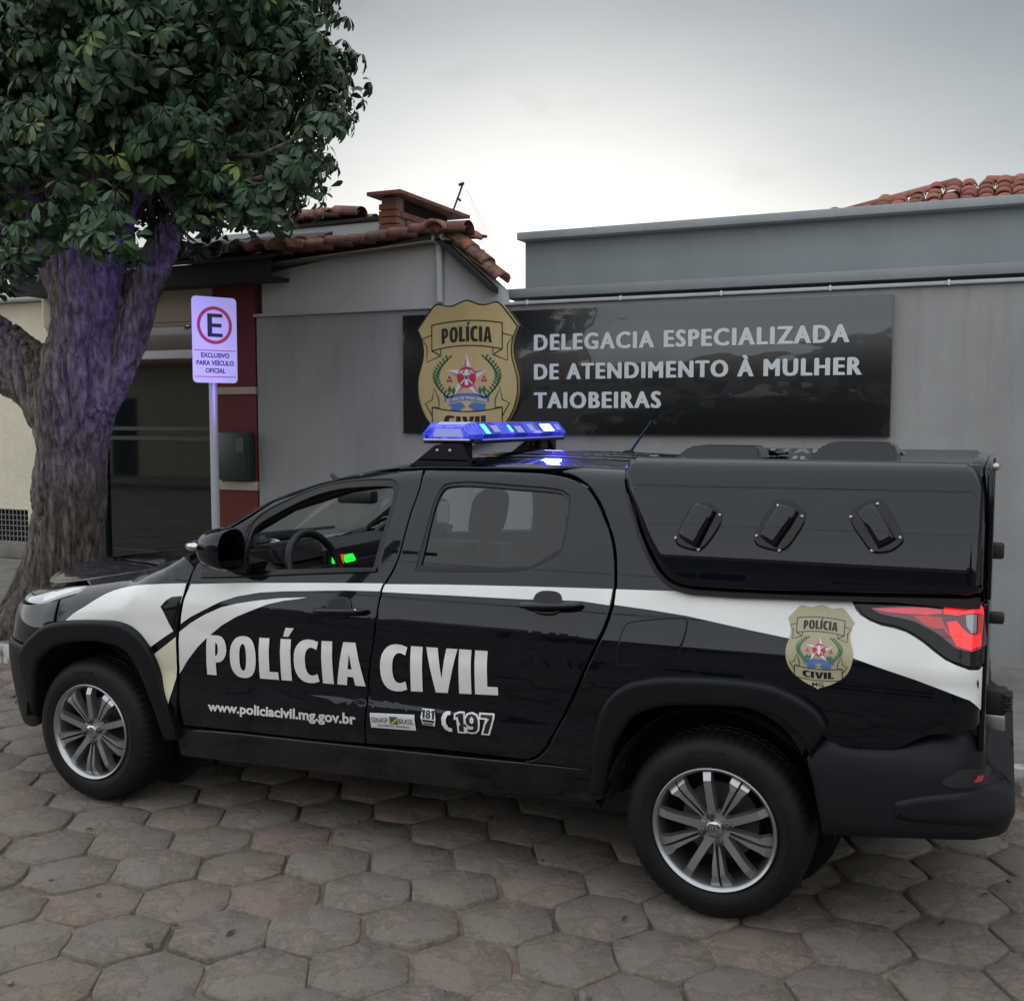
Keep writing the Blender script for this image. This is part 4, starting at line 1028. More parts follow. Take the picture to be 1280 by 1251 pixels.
# --- doors
gapB = [(-1.198,1.479),(-1.188,1.416),(-1.196,1.354),(-1.205,1.306),(-1.213,1.218),(-1.221,1.145),(-1.236,1.095),(-1.251,1.066),(-1.263,1.039),(-1.275,0.989),(-1.278,0.908),(-1.298,0.78),(-1.321,0.665),(-1.324,0.564),(-1.335,0.514),(-1.347,0.429)]
fd = [(-2.163,1.056),(-2.176,1.005),(-2.19,0.941),(-2.209,0.842),(-2.222,0.761),(-2.237,0.657),(-2.238,0.556),(-2.24,0.453),(-2.237,0.393)]+[(-1.943,0.405),(-1.631,0.415)]+gapB[::-1]+[(-1.308,1.474),(-1.429,1.482),(-1.609,1.573),(-1.608,1.446),(-1.707,1.424),(-1.789,1.381),(-1.866,1.326),(-1.945,1.268),(-2.039,1.21),(-2.105,1.132)]
wf = [(-1.935,1.062),(-1.928,1.131),(-1.922,1.184),(-1.917,1.234),(-1.887,1.267),(-1.842,1.299),(-1.768,1.336),(-1.684,1.377),(-1.61,1.401),(-1.537,1.412),(-1.434,1.42),(-1.335,1.422),(-1.308,1.416),(-1.289,1.399),(-1.284,1.369),(-1.287,1.318),(-1.295,1.256),(-1.303,1.185),(-1.31,1.103)]
wf2 = smooth_poly(wf, 3)
panel('front_door', 'body', [inset(smooth_poly(fd, 3), g_), inset(wf2, -.010)[::-1]], M['paint'], tk, both=True, wall=.025, pil=.003, pr=.006)
glf = [(-1.927,1.063),(-1.92,1.162),(-1.907,1.228),(-1.832,1.281),(-1.674,1.358),(-1.553,1.392),(-1.427,1.404),(-1.326,1.407),(-1.306,1.398),(-1.298,1.38),(-1.3,1.321),(-1.307,1.249),(-1.316,1.179),(-1.324,1.102)]
sealf = smooth_poly(wf, 3)
panel('window_seal', 'body', [inset(sealf, -.009), inset(smooth_poly(glf, 3), .001)[::-1]], M['rubber'], tk, both=True, off=-.004, wall=.02, g=(.06, .05))
link('window_glass', surf_mesh('window_glass', 'body', [smooth_poly(glf, 3)], off=-.014, wall=0, g=(.06, .05), mirror=True), M['glass_front'], tk)   # the driver's window is wound down
trimf = [(-2.129,1.05),(-1.934,1.061),(-1.632,1.082),(-1.307,1.106),(-1.307,1.087),(-1.627,1.06),(-1.928,1.032),(-2.117,1.018)]
panel('belt_moulding', 'body', [trimf], M['gloss'], tk, both=True, off=.006, wall=.012, pil=.003, pr=.006)
sail = [(-2.125,1.049),(-2.1,1.113),(-2.059,1.172),(-1.989,1.209),(-1.934,1.24),(-1.943,1.186),(-1.951,1.13),(-1.951,1.065)]
panel('mirror_sail', 'body', [sail], M['gloss'], tk, both=True, off=.003, wall=.01)
gapR = [(-1.003,1.479),(-0.805,1.474),(-0.711,1.472),(-0.633,1.464),(-0.583,1.454),(-0.543,1.439),(-0.514,1.422),(-0.487,1.398),(-0.458,1.363),(-0.434,1.325),(-0.41,1.289),(-0.392,1.249),(-0.378,1.207),(-0.368,1.157),(-0.362,1.113),(-0.36,1.075),(-0.364,1.034),(-0.373,0.992),(-0.388,0.943),(-0.41,0.894),(-0.438,0.837),(-0.464,0.776),(-0.493,0.712),(-0.519,0.66),(-0.544,0.614),(-0.56,0.579),(-0.579,0.551),(-0.597,0.517),(-0.628,0.483),(-0.656,0.467),(-0.685,0.458)]
rd = gapB+[(-1.057,0.449),(-0.859,0.454)]+gapR[::-1]
wr = [(-1.141,1.104),(-1.135,1.158),(-1.129,1.21),(-1.122,1.271),(-1.116,1.336),(-1.106,1.38),(-1.092,1.407),(-1.072,1.419),(-1.023,1.426),(-0.963,1.428),(-0.788,1.42),(-0.679,1.415),(-0.625,1.41),(-0.592,1.4),(-0.57,1.379),(-0.565,1.351),(-0.564,1.312),(-0.566,1.274),(-0.57,1.225),(-0.572,1.2),(-0.605,1.177),(-0.653,1.15),(-0.678,1.138),(-0.714,1.128),(-0.782,1.121),(-1.005,1.108)]
glr = [(-1.122,1.125),(-1.116,1.194),(-1.112,1.275),(-1.105,1.348),(-1.09,1.395),(-1.058,1.412),(-0.96,1.416),(-0.785,1.409),(-0.634,1.402),(-0.597,1.392),(-0.58,1.375),(-0.574,1.351),(-0.573,1.293),(-0.577,1.23),(-0.583,1.208),(-0.608,1.193),(-0.656,1.161),(-0.68,1.149),(-0.704,1.142),(-0.879,1.131)]
panel('rear_door', 'body', [inset(smooth_poly(rd, 2), g_), inset(smooth_poly(wr, 3), -.001)[::-1]], M['paint'], tk, both=True, wall=.025, pil=.003, pr=.006)
panel('window_seal', 'body', [smooth_poly(wr, 3), smooth_poly(glr, 3)[::-1]], M['rubber'], tk, both=True, off=-.003, wall=.02, g=(.06, .05))
panel('window_glass', 'body', [smooth_poly(glr, 3)], M['glass_rear'], tk, both=True, off=-.010, wall=0, g=(.06, .05))
# --- sill
sl = [(-2.286,0.376),(-1.945,0.394),(-1.633,0.404),(-1.349,0.415),(-0.993,0.428),(-0.686,0.443),(-0.548,0.448),(-0.423,0.451)]
panel('sill', 'body', [sl+[(a, b-.13) for a, b in sl[::-1]]], M['paint'], tk, both=True, off=-.002, wall=.05, pil=.008, pr=.02)
# --- rear quarter and bed side (one pressing)
cab_top = [(u/100, S_end(u/100)-.04) for u in (-34, -45, -58, -70)]
qp = [(-0.685,0.453),(-0.656,0.462),(-0.627,0.478),(-0.594,0.514),(-0.576,0.549),(-0.541,0.612),(-0.517,0.657),(-0.49,0.71),(-0.461,0.773),(-0.434,0.836),(-0.407,0.891),(-0.385,0.941),(-0.37,0.989),(-0.361,1.032),(-0.357,1.074),(-0.358,1.113),(-0.364,1.158),(-0.373,1.207),(-0.387,1.249),(-0.408,1.291),(-0.429,1.328),(-0.453,1.366),(-0.483,1.4),(-0.508,1.426),(-0.541,1.446),(-0.58,1.464),(-0.636,1.479)]+[(-.55, S_end(-.55)-.02), (-.36, S_end(-.36)-.02)]
bedtop = [(-0.378,1.451),(-0.343,1.383),(-0.3,1.29),(-0.251,1.203),(-0.196,1.143),(-0.135,1.114),(0,1.104),(0.257,1.111),(0.499,1.117)]+[(.745, 1.115), (.80, 1.115), (.83, 1.115)]
bedlow = [(.83, .80)]+[(0.791,0.741),(0.664,0.714),(0.614,0.687),(0.559,0.654),(0.489,0.641),(0.399,0.637),(0.358,0.659),(0.319,0.691)]
lower_ = [(0.282,0.593)]+ARCH_R[::-1][1:]+[(-0.43,0.341),(-0.423,0.454),(-0.548,0.451)]
qpoly = qp+bedtop+bedlow+lower_
tlo = [(0.424,1.096),(0.436,1.107),(0.476,1.11),(0.615,1.115),(0.773,1.117)]+[(.80, 1.115-.01), (.825, 1.10), (.825, .94)]+[(0.786,0.93),(0.761,0.928),(0.726,0.939),(0.692,0.952),(0.66,0.975),(0.63,0.996),(0.604,1.012),(0.578,1.023),(0.546,1.032),(0.508,1.037),(0.477,1.046),(0.45,1.062)]
panel('bed_side', 'body', [inset(smooth_poly(qpoly, 2), g_)], M['paint'], tk, both=True, wall=.025, pil=.003, pr=.006)
fu = [(-0.32,0.949),(-0.309,0.973),(-0.288,0.986),(-0.206,1.001),(-0.114,1.011),(-0.1,1.006),(-0.096,0.992),(-0.1,0.953),(-0.113,0.91),(-0.126,0.881),(-0.148,0.862),(-0.197,0.851),(-0.316,0.839),(-0.334,0.845),(-0.336,0.864),(-0.331,0.906)]
fu_s = smooth_poly(fu, 3)
panel('fuel_door_gap', 'body', [fu_s], M['dark'], tk, off=.0008, wall=0)
panel('fuel_door', 'body', [inset(fu_s, .004)], M['paint'], tk, off=.0022, wall=.003, pil=.0015, pr=.005)
# --- roof, windscreen, hood, rear bulkhead
rail_low = [(-2.108,1.141),(-2.044,1.218),(-1.951,1.276),(-1.879,1.339),(-1.794,1.389),(-1.687,1.417),(-1.61,1.469),(-1.587,1.559),(-1.558,1.682),(-1.32,1.492),(-1.206,1.493),(-1.01,1.491)]+[(-.70, S_end(-.70)-.045), (-.55, S_end(-.55)-.015), (-.34, S_end(-.34)-.015)]
us = [-.34, -.6, -.9, -1.2, -1.5]
roofp = rail_low+[(-.34, S_c(-.34)), (-.9, S_c(-.9)), (-1.45, S_c(-1.45))]+[(-1.52, S_end(-1.52)+.06), (-1.62, S_end(-1.62)+.035), (-1.8, S_end(-1.8)+.035), (-2.0, S_end(-2.0)+.035), (-2.28, S_end(-2.28)+.03)]
panel('roof', 'body', [roofp], M['paint'], tk, both=True, wall=.02, pil=.003, pr=.006, g=(.05, .03))
ws = [(-1.46, S_c(-1.46)), (-2.46, S_c(-2.46)), (-2.36, S_end(-2.36)+.02), (-2.25, S_end(-2.25)+.038), (-2.0, S_end(-2.0)+.038), (-1.8, S_end(-1.8)+.038), (-1.62, S_end(-1.62)+.038), (-1.53, S_end(-1.53)+.065)]
panel('windscreen', 'body', [ws], M['glass_front'], tk, both=True, wall=0, off=-.004, g=(.06, .06))
def s_hood(x, y):
    return x, y, TT(x)+.004+.07*(1-min(1, abs((.866-y)/.64))**2.2)
SURF['hood'] = s_hood
hd = [(-2.95, .250), (-2.80, .250), (-2.66, .252), (-2.60, .27), (-2.54, .32), (-2.47, .36), (-2.44, .5), (-2.46, .866), (-3.41, .866), (-3.40, .7), (-3.37, .52), (-3.31, .39), (-3.22, .295), (-3.08, .255)]
panel('hood', s_hood, [smooth_poly(hd, 2)], M['paint'], tk, both=True, wall=.02, pil=.006, pr=.02, g=(.06, .06))
box('cowl', -2.47, -2.20, .22, 1.51, .94, 1.03, M['interior'], tk, .01)
tube('wiper', [(-2.42, .35, 1.075), (-2.40, .8, 1.115), (-2.36, 1.2, 1.10)], .008, M['rubber'], tk, 6)
tube('wiper', [(-2.40, .9, 1.11), (-2.34, 1.35, 1.10)], .008, M['rubber'], tk, 6)
box('rear_bulkhead', -.40, -.36, .25, 1.48, .6, 1.44, M['dark'], tk)
# --- canopy over the bed
co_ = [(-0.338,1.456),(-0.315,1.398),(-0.286,1.338),(-0.255,1.267),(-0.223,1.211),(-0.19,1.163),(-0.159,1.135),(-0.126,1.122),(-0.083,1.115),(0.06,1.115),(0.2,1.118),(0.36,1.125),(0.548,1.132),(0.75,1.142)]+[(.80, 1.150), (.80, 1.44), (.79, 1.475), (.768, 1.51), (.765, 1.60)]
CE = 1.518-.055+.055*PI/2
top_ = [(.765, CE+.70), (-.30, CE+.70), (-.335, CE+.3), (-.345, 1.56)]+[(-0.349,1.489)]
panel('canopy', 'cap', [smooth_poly(co_+top_, 2)], M['paint'], tk, both=True, off=.016, wall=.05, pil=.022, pr=.03, g=(.025, .025))
lipp = [(-0.324,1.408),(-0.301,1.35),(-0.269,1.277),(-0.234,1.21),(-0.198,1.157),(-0.164,1.127),(-0.126,1.112),(-0.083,1.106),(0.06,1.106),(0.2,1.109),(0.36,1.115),(0.549,1.123)]+[(.80, 1.135), (.80, 1.10)]+[(0.549,1.108),(0.36,1.1),(0.2,1.094),(0.06,1.089),(-0.093,1.089),(-0.142,1.099),(-0.183,1.123),(-0.217,1.158),(-0.254,1.22),(-0.287,1.287),(-0.316,1.36),(-0.337,1.419)]
panel('canopy_gasket', 'cap', [lipp], M['rubber'], tk, both=True, off=.002, wall=.02)
box('canopy_rear_frame', .735, .782, .17, 1.562, 1.14, 1.525, M['paint'], tk, .012)
box('canopy_door', .782, .800, .17, 1.562, 1.16, 1.52, M['paint'], tk, .006)
box('canopy_door_gasket', .800, .806, .15, 1.58, 1.14, 1.50, M['rubber'], tk, .003)
box('tailgate', .745, .800, .12, 1.612, .70, 1.118, M['paint'], tk, .012)
rq = [(-0.811,1.559)]
box('tailgate_edge', .790, .808, .105, 1.627, .66, 1.115, M['gloss'], tk, .006)
bm = bmesh.new(); bmesh.ops.create_uvsphere(bm, u_segments=12, v_segments=8, radius=.012)
for v in bm.verts: v.co += Vector((.815, .16, 1.522))
from_bm('hinge_bolt', bm, M['steel'], tk, True)
box('door_latch', .79, .845, .22, .26, 1.235, 1.285, M['interior'], tk, .008)
box('tailgate_latch', .80, .852, .24, .28, 1.03, 1.065, M['interior'], tk, .008)
box('hinge_bar', .795, .813, .13, .16, 1.12, 1.50, M['gloss'], tk, .006)
box('number_plate_lamp', .80, .870, .34, .42, .72, .80, M['interior'], tk, .01)
box('tow_bracket', .80, .865, .36, .44, .66, .715, M['steel'], tk, .008)
for i in range(3): box('bracket_rib', .855, .885, .33, .41, .735+.022*i, .745+.022*i, M['interior'], tk, .003)
# --- side vents of the canopy
def cap_pt(pts): return smooth_poly(pts, 3)
V1 = ([(-0.079,1.389),(-0.027,1.381),(0.004,1.356),(0.004,1.323),(-0.012,1.289),(-0.036,1.252),(-0.061,1.232),(-0.093,1.233),(-0.132,1.244),(-0.147,1.264),(-0.139,1.299),(-0.118,1.344),(-0.099,1.376)], [(-0.08,1.379),(-0.04,1.372),(-0.016,1.358),(-0.03,1.324),(-0.067,1.24),(-0.1,1.254),(-0.129,1.273),(-0.106,1.331)], [(-0.078,1.383),(-0.001,1.353),(-0.063,1.24),(-0.141,1.274)])
V2 = ([(0.187,1.403),(0.238,1.394),(0.272,1.368),(0.269,1.333),(0.249,1.295),(0.226,1.259),(0.2,1.243),(0.162,1.246),(0.125,1.257),(0.111,1.279),(0.122,1.312),(0.144,1.358),(0.165,1.389)], [(0.191,1.385),(0.224,1.379),(0.248,1.366),(0.232,1.332),(0.184,1.254),(0.158,1.268),(0.134,1.287),(0.161,1.341)], [(0.184,1.389),(0.26,1.358),(0.197,1.25),(0.123,1.292)])
V3 = ([(0.484,1.417),(0.447,1.404),(0.41,1.38),(0.404,1.358),(0.418,1.324),(0.444,1.289),(0.471,1.256),(0.5,1.251),(0.536,1.26),(0.563,1.285),(0.565,1.304),(0.549,1.339),(0.526,1.375),(0.506,1.405)], [(0.428,1.369),(0.448,1.384),(0.472,1.397),(0.507,1.35),(0.544,1.298),(0.524,1.283),(0.494,1.267),(0.461,1.319)], [(0.485,1.404),(0.409,1.362),(0.476,1.263),(0.555,1.306)])
for outl, bx_, bl in (V1, V2, V3):
    vt = panel('side_vent', 'cap', [smooth_poly(outl, 2)], M['gloss'], tk, off=.022, wall=.008, pil=.003, pr=.008, g=(.05, .05))
    panel('vent_hood', 'cap', [bx_], M['paint'], vt, off=.052, wall=.034, pil=.010, pr=.016, g=(.012, .012))
    for u, s in bl:
        p0 = Vector(s_cap(u, s)); bm = bmesh.new(); add_lathe(bm, [(0, -.031), (.0045, -.030), (.0065, -.022)], 10, (p0.x, p0.y, p0.z)); from_bm('rivet', bm, M['steel'], vt, True)
# --- scoops on the canopy roof
def scoop(name, x0, x1, y0, y1, z0, z1, rise, parent):
    bm = bmesh.new(); prism(bm, [(x0, z0), (x0+rise, z1-.004), (x0+rise+.03, z1), (x1-.012, z1), (x1, z1-.015), (x1+.008, z0)], y0, y1, 'y', .010)
    for v in bm.verts:
        if v.co.z > z0+.02: v.co.y += .040*((v.co.z-z0)/(z1-z0)) if v.co.y < (y0+y1)/2 else 0
    return from_bm(name, bm, M['paint'], parent, True, .5)
sc = [(-0.297,1.5),(-0.226,1.568),(0.042,1.574),(0.049,1.515),(0.184,1.522),(0.255,1.584),(0.5,1.586),(0.504,1.53)]
sc2 = [(-0.108,1.529),(-0.012,1.526),(0.44,1.542),(0.47,1.539)]
scoop('roof_scoop', sc[0][0], sc[3][0], .42, .60, 1.49, sc[1][1], .085, tk)
scoop('roof_scoop', sc[4][0], sc[7][0], .42, .60, 1.49, sc[5][1], .085, tk)
scoop('roof_scoop', sc2[1][0]-.36, sc2[1][0], 1.12, 1.30, 1.52, sc2[0][1], .085, tk)
scoop('roof_scoop', sc2[3][0]-.36, sc2[3][0], 1.12, 1.30, 1.52, sc2[2][1], .085, tk)
# --- rear wheel arch flare and rear bumper
fr_out = [(-0.432,0.372),(-0.428,0.426),(-0.423,0.485),(-0.417,0.541),(-0.408,0.593),(-0.393,0.649),(-0.375,0.696),(-0.351,0.73),(-0.319,0.761),(-0.282,0.785),(-0.238,0.8),(-0.188,0.813),(-0.137,0.821),(-0.073,0.827),(-0.009,0.831),(0.045,0.834),(0.099,0.834),(0.15,0.832),(0.195,0.826),(0.23,0.814),(0.26,0.802),(0.289,0.787),(0.318,0.767),(0.343,0.742),(0.362,0.708)]
fr_in = [(0.31,0.605),(0.29,0.649),(0.26,0.687),(0.23,0.71),(0.195,0.727),(0.155,0.738),(0.109,0.744),(0.058,0.743),(-0.004,0.74),(-0.073,0.733),(-0.146,0.722),(-0.198,0.708),(-0.245,0.686),(-0.282,0.654),(-0.314,0.605),(-0.338,0.559),(-0.357,0.503),(-0.371,0.434),(-0.38,0.371)]
panel('wheel_arch_trim', 'flare', [smooth_poly(fr_out+fr_in, 2)], M['plastic'], tk, both=True, off=.004, wall=.07, pil=.014, pr=.022, g=(.014, .014))
UC = 1.652
rb_ = [(0.298,0.599),(0.324,0.645),(0.355,0.678),(0.399,0.653),(0.445,0.649),(0.489,0.653),(0.559,0.662),(0.612,0.689),(0.661,0.712),(0.723,0.725),(0.803,0.726)]+[(.84, .725), (.92, .64), (1.1, .60), (UC, .60), (UC, .40), (1.2, .395), (1.0, .40), (.9, .40)]+[(0.685,0.404),(0.524,0.381),(0.35,0.363),(0.346,0.414),(0.332,0.475),(0.318,0.536)]
panel('rear_bumper', 'bump', [smooth_poly(rb_, 2)], M['plastic'], tk, both=True, off=.006, wall=.05, pil=.012, pr=.03, g=(.016, .014))
step_ = [(0.564,0.506),(0.636,0.533),(0.727,0.55),(0.842,0.547),(1.108,0.507)]+[(1.1, .56), (UC, .55), (UC, .43), (1.1, .43), (.95, .435)]+[(0.729,0.457),(0.616,0.453),(0.565,0.458)]
panel('bumper_step', 'bump', [smooth_poly(step_, 4)], M['plastic'], tk, both=True, off=.016, wall=.02, pil=.012, pr=.022, g=(.016, .014))
pkt = [(0.693,0.582),(0.73,0.606),(0.796,0.614),(1.158,0.53),(1.047,0.533),(0.873,0.551),(0.766,0.562),(0.712,0.567)]
panel('reflector_pocket', 'bump', [smooth_poly(pkt, 2)], M['rubber'], tk, both=True, off=.009, wall=.004, g=(.03, .02))
rfl = [(0.795,0.575),(0.813,0.59),(0.846,0.586),(0.829,0.571)]
panel('reflector', 'bump', [rfl], M['print_red'], tk, both=True, off=.013, wall=.004)
# --- tail light
tl_ = panel('tail_light', 'body', [smooth_poly(tlo, 2)], M['gloss'], tk, both=False, off=.007, wall=.02, pil=.002, pr=.006, g=(.02, .02))
panel('tail_light', 'body', [smooth_poly(tlo, 2)], M['gloss'], tk, mirror=True, off=.007, wall=.02, pil=.002, pr=.006, g=(.02, .02))
lens = [(0.475,1.081),(0.547,1.09),(0.639,1.098),(0.728,1.111),(0.771,1.114),(0.79,1.106)]+[(.818, 1.085), (.822, .99)]+[(0.789,0.986),(0.761,0.977),(0.742,0.978),(0.722,0.984),(0.695,1.003),(0.665,1.023),(0.635,1.037),(0.602,1.051),(0.549,1.059),(0.502,1.067)]
lens_s = smooth_poly(lens, 2)
panel('lens', 'body', [lens_s], M['smoke'], tl_, off=.011, wall=.004, g=(.03, .03))
panel('lens_strip', 'body', [[(0.482,1.079),(0.571,1.088),(0.639,1.093),(0.68,1.089),(0.68,1.078),(0.64,1.072),(0.583,1.071),(0.525,1.072)]], M['pink_lens'], tl_, off=.013, wall=.002)
panel('lens_inner', 'body', [[(0.567,1.069),(0.64,1.065),(0.682,1.038),(0.715,1.007),(0.744,0.983),(0.761,0.974),(0.79,0.984),(0.788,1.007),(0.744,0.995),(0.71,1.015),(0.686,1.05),(0.681,1.068)]], M['red_lens'], tl_, off=.0125, wall=.001)
panel('lens_block', 'body', [[(0.602,1.065),(0.635,1.072),(0.668,1.063),(0.691,1.037),(0.66,1.034),(0.63,1.044)]], M['red_lens'], tl_, off=.013, wall=.002)
panel('lit_top', 'body', [[(0.684,1.099),(0.739,1.109),(0.774,1.11),(0.79,1.101),(0.795,1.08),(0.772,1.084),(0.743,1.082),(0.721,1.076),(0.685,1.078)]], M['red_lit'], tl_, off=.014, wall=.002)
panel('lit_corner', 'body', [[(0.695,1.055),(0.721,1.06),(0.735,1.042),(0.752,1.025),(0.762,1.022),(0.787,1.025),(0.789,0.993),(0.759,0.981),(0.74,0.983),(0.724,0.991),(0.708,1.017)]], M['red_lit'], tl_, off=.014, wall=.002)
panel('lit_edge', 'body', [[(0.775,1.081),(0.795,1.078),(0.791,1.025),(0.775,1.024)]], M['red_lens'], tl_, off=.014, wall=.002)
panel('clear_lens', 'body', [[(0.743,1.079),(0.772,1.081),(0.772,1.029),(0.759,1.027),(0.746,1.045)]], M['pink_lens'] if 0 else M['headlamp'], tl_, off=.013, wall=.002)

# --- stripes (vinyl)
def sticker(name, poly, m='vinyl', off=.0045, sm=2, parent=None, pc=None):
    return panel(name, 'body', [smooth_poly(poly, sm) if sm else poly], M[m], parent or tk, off=off, wall=0, g=(.06, .04))
sticker('stripe', [(-2.86,0.78),(-2.804,0.827),(-2.734,0.867),(-2.67,0.912),(-2.598,0.951),(-2.512,0.967),(-2.416,0.974),(-2.301,0.986),(-2.186,0.995),(-2.193,0.944),(-2.212,0.852),(-2.224,0.804),(-2.248,0.794),(-2.315,0.753),(-2.386,0.709),(-2.407,0.731),(-2.452,0.764),(-2.496,0.788),(-2.535,0.802),(-2.598,0.804),(-2.667,0.802),(-2.761,0.795)])
sticker('stripe', [(-2.378,0.675),(-2.297,0.728),(-2.226,0.776),(-2.232,0.692),(-2.247,0.601),(-2.267,0.54),(-2.3,0.465),(-2.322,0.541),(-2.356,0.601)], 'vinyl_cream', sm=1)
sticker('stripe', [(-2.163,0.993),(-1.923,1.012),(-1.548,1.035),(-1.265,1.05),(-1.269,1.042),(-1.275,1.021),(-1.435,1.014),(-1.703,0.994),(-1.815,0.982),(-1.92,0.961),(-2.002,0.934),(-2.067,0.903),(-2.142,0.867),(-2.197,0.833),(-2.193,0.863),(-2.181,0.938)], sm=1)
sticker('stripe', [(-1.59,0.979),(-1.721,0.967),(-1.843,0.948),(-1.915,0.934),(-1.99,0.915),(-2.069,0.882),(-2.147,0.84),(-2.209,0.798),(-2.215,0.711),(-2.229,0.62),(-2.178,0.68),(-2.12,0.74),(-2.058,0.794),(-1.989,0.843),(-1.914,0.884),(-1.837,0.915),(-1.769,0.941),(-1.697,0.959),(-1.638,0.969)], sm=1)
sticker('stripe', [(-1.256,1.048),(-0.997,1.062),(-0.681,1.075),(-0.366,1.086),(-0.368,1.055),(-0.371,1.032),(-0.472,1.039),(-0.578,1.036),(-0.684,1.031),(-0.991,1.025),(-1.265,1.019),(-1.262,1.033)], sm=0)
sticker('stripe', [(-0.353,1.086),(-0.133,1.093),(0.105,1.101),(0.356,1.11),(0.433,1.111),(0.419,1.096),(0.43,1.074),(0.446,1.058),(0.475,1.043),(0.509,1.032),(0.546,1.027),(0.579,1.019),(0.604,1.007),(0.63,0.992),(0.66,0.97),(0.693,0.948),(0.726,0.935),(0.761,0.923),(0.793,0.922)]+[(.815, .93), (.812, .80)]+[(0.764,0.834),(0.72,0.849),(0.671,0.865),(0.61,0.884),(0.548,0.9),(0.492,0.914),(0.434,0.93),(0.342,0.95),(0.235,0.973),(0.112,0.988),(0.01,1.002),(-0.101,1.017),(-0.222,1.027),(-0.354,1.035)], sm=1)
# fender vent
fv = [(-2.303,0.896),(-2.278,0.922),(-2.248,0.938),(-2.195,0.945),(-2.198,0.895),(-2.211,0.835),(-2.227,0.794),(-2.239,0.796),(-2.26,0.831),(-2.283,0.87)]
vo = panel('fender_vent', 'body', [fv], M['gloss'], tk, off=.007, wall=.006, pil=.003, pr=.008, g=(.02, .02))
panel('vent_grille', 'body', [[(-2.288,0.895),(-2.245,0.926),(-2.209,0.932),(-2.213,0.904),(-2.275,0.89)]], M['interior'], vo, off=.009, wall=.002)
panel('vent_blade', 'body', [[(-2.279,0.88),(-2.215,0.891),(-2.238,0.813)]], M['plastic'], vo, off=.009, wall=.002)
# --- lettering on the doors: the lines rise with the body sides
sh_k = .044
tw = [(-2.085,0.631),(-0.774,0.687),(-2.066,0.797),(-1.329,0.661),(-1.263,0.658),(-1.33,0.828),(-0.793,0.843),(-1.041,0.838)]
def bodymap(off): return lambda u, v, z: Vector(s_body(u, v+sh_k*(u+2.085)))+Vector((0, -off, 0))
def side_word(txt, q, nm='lettering'):
    def B(a, b):
        p0 = [q[3][k]+(q[2][k]-q[3][k])*a for k in (0, 1)]; p1 = [q[0][k]+(q[1][k]-q[0][k])*a for k in (0, 1)]
        return (p0[0]+(p1[0]-p0[0])*b, p0[1]+(p1[1]-p0[1])*b)
    for gl in word(txt, 0, 1, 0, 1):
        panel(nm, 'body', [[B(a, b) for a, b in lp] for lp in gl], M['vinyl'], tk, off=.0046, wall=0, g=(.06, .04))
side_word('POLÍCIA', [(-2.066,0.797),(-1.33,0.828),(-1.329,0.661),(-2.085,0.631)])
side_word('CIVIL', [(-1.254,0.831),(-0.771,0.845),(-0.774,0.687),(-1.263,0.655)])
# small partner label
sn = [(-1.303,0.566),(-1.112,0.579),(-1.111,0.519),(-1.305,0.508)]
panel('partner_label', 'body', [sn], M['print_pale'], tk, off=.0046, wall=0)
def quadmap(q, off):
    def f(u, v, z):
        a = Vector((*q[0], 0)); b = Vector((*q[1], 0)); c = Vector((*q[2], 0)); d = Vector((*q[3], 0))
        p = (a.lerp(b, u)).lerp(d.lerp(c, u), 1-v); return Vector(s_body(p.x, p.y))+Vector((0, -off, 0))
    return f
qm = quadmap(sn, .0056)
uw = [(-2.079,0.521),(-1.364,0.556),(-1.374,0.495),(-2.087,0.468)]
font_panel('web_address', 'www.policiacivil.mg.gov.br', (0, 1, 0, 1), quadmap(uw, .0050), M['vinyl'], tk, .035, 1.0)
font_panel('label_print', 'SENASP', (.03, .40, .36, .72), qm, M['print_black'], tk, 0)
font_panel('label_print', 'BRASIL', (.64, .97, .36, .72), qm, M['print_black'], tk, 0)
font_panel('label_print', 'GOVERNO FEDERAL', (.15, .88, .10, .24), qm, M['print_black'], tk, .01)
art('label_flag', [[[(.44, .30), (.62, .30), (.62, .82), (.44, .82)]]], M['print_green'], qm, 0, tk)
art('label_flag_stripe', [[[(.44, .36), (.53, .36), (.62, .66), (.62, .76), (.52, .50)]]], M['print_yellow'], quadmap(sn, .0060), 0, tk)
e1_ = [(-1.089,0.606),(-1.026,0.607),(-1.022,0.537),(-1.084,0.539)]
q1 = quadmap(e1_, .0050); q1b = quadmap(e1_, .0058)
art('hotline_label', [[[(.1, .12), (.9, .12), (1, .5), (.9, 1), (.1, 1), (0, .5)]]], M['print_pale'], q1, 0, tk)
art('label_print', word('181', .08, .92, .50, .94), M['print_black'], q1b, 0, tk)
art('label_print', [[[(.12, .30), (.88, .30), (.88, .42), (.12, .42)]], [[(.15, .16), (.80, .16), (.80, .24), (.15, .24)]]], M['print_black'], q1b, 0, tk)
e2_ = [(-1.003,0.607),(-0.794,0.618),(-0.79,0.537),(-0.997,0.527)]
q2 = quadmap(e2_, .0050); q2b = quadmap(e2_, .0060)
w197 = word('197', .27, .99, .07, .95)
def grow(g, d):
    out = []
    for k, lp in enumerate(g):
        # widths in real units: the label is about 2.2 times wider than tall
        q = [(a*2.25, b) for a, b in lp]; q = inset(q, d if k == 0 else -d); out.append([(a/2.25, b) for a, b in q])
    return out
art('phone_number', [grow(g, -.055) for g in w197], M['vinyl'], q2, 0, tk)
art('phone_number_fill', [grow(g, .02) for g in w197], M['print_black'], q2b, 0, tk)
ph = [(.10, .98), (.17, .99), (.18, .84), (.12, .80), (.09, .62), (.09, .42), (.13, .24), (.19, .22), (.19, .06), (.13, .04), (.05, .14), (.0, .36), (.0, .66), (.04, .88)]
art('phone_symbol', [[ph]], M['vinyl'], q2, 0, tk)
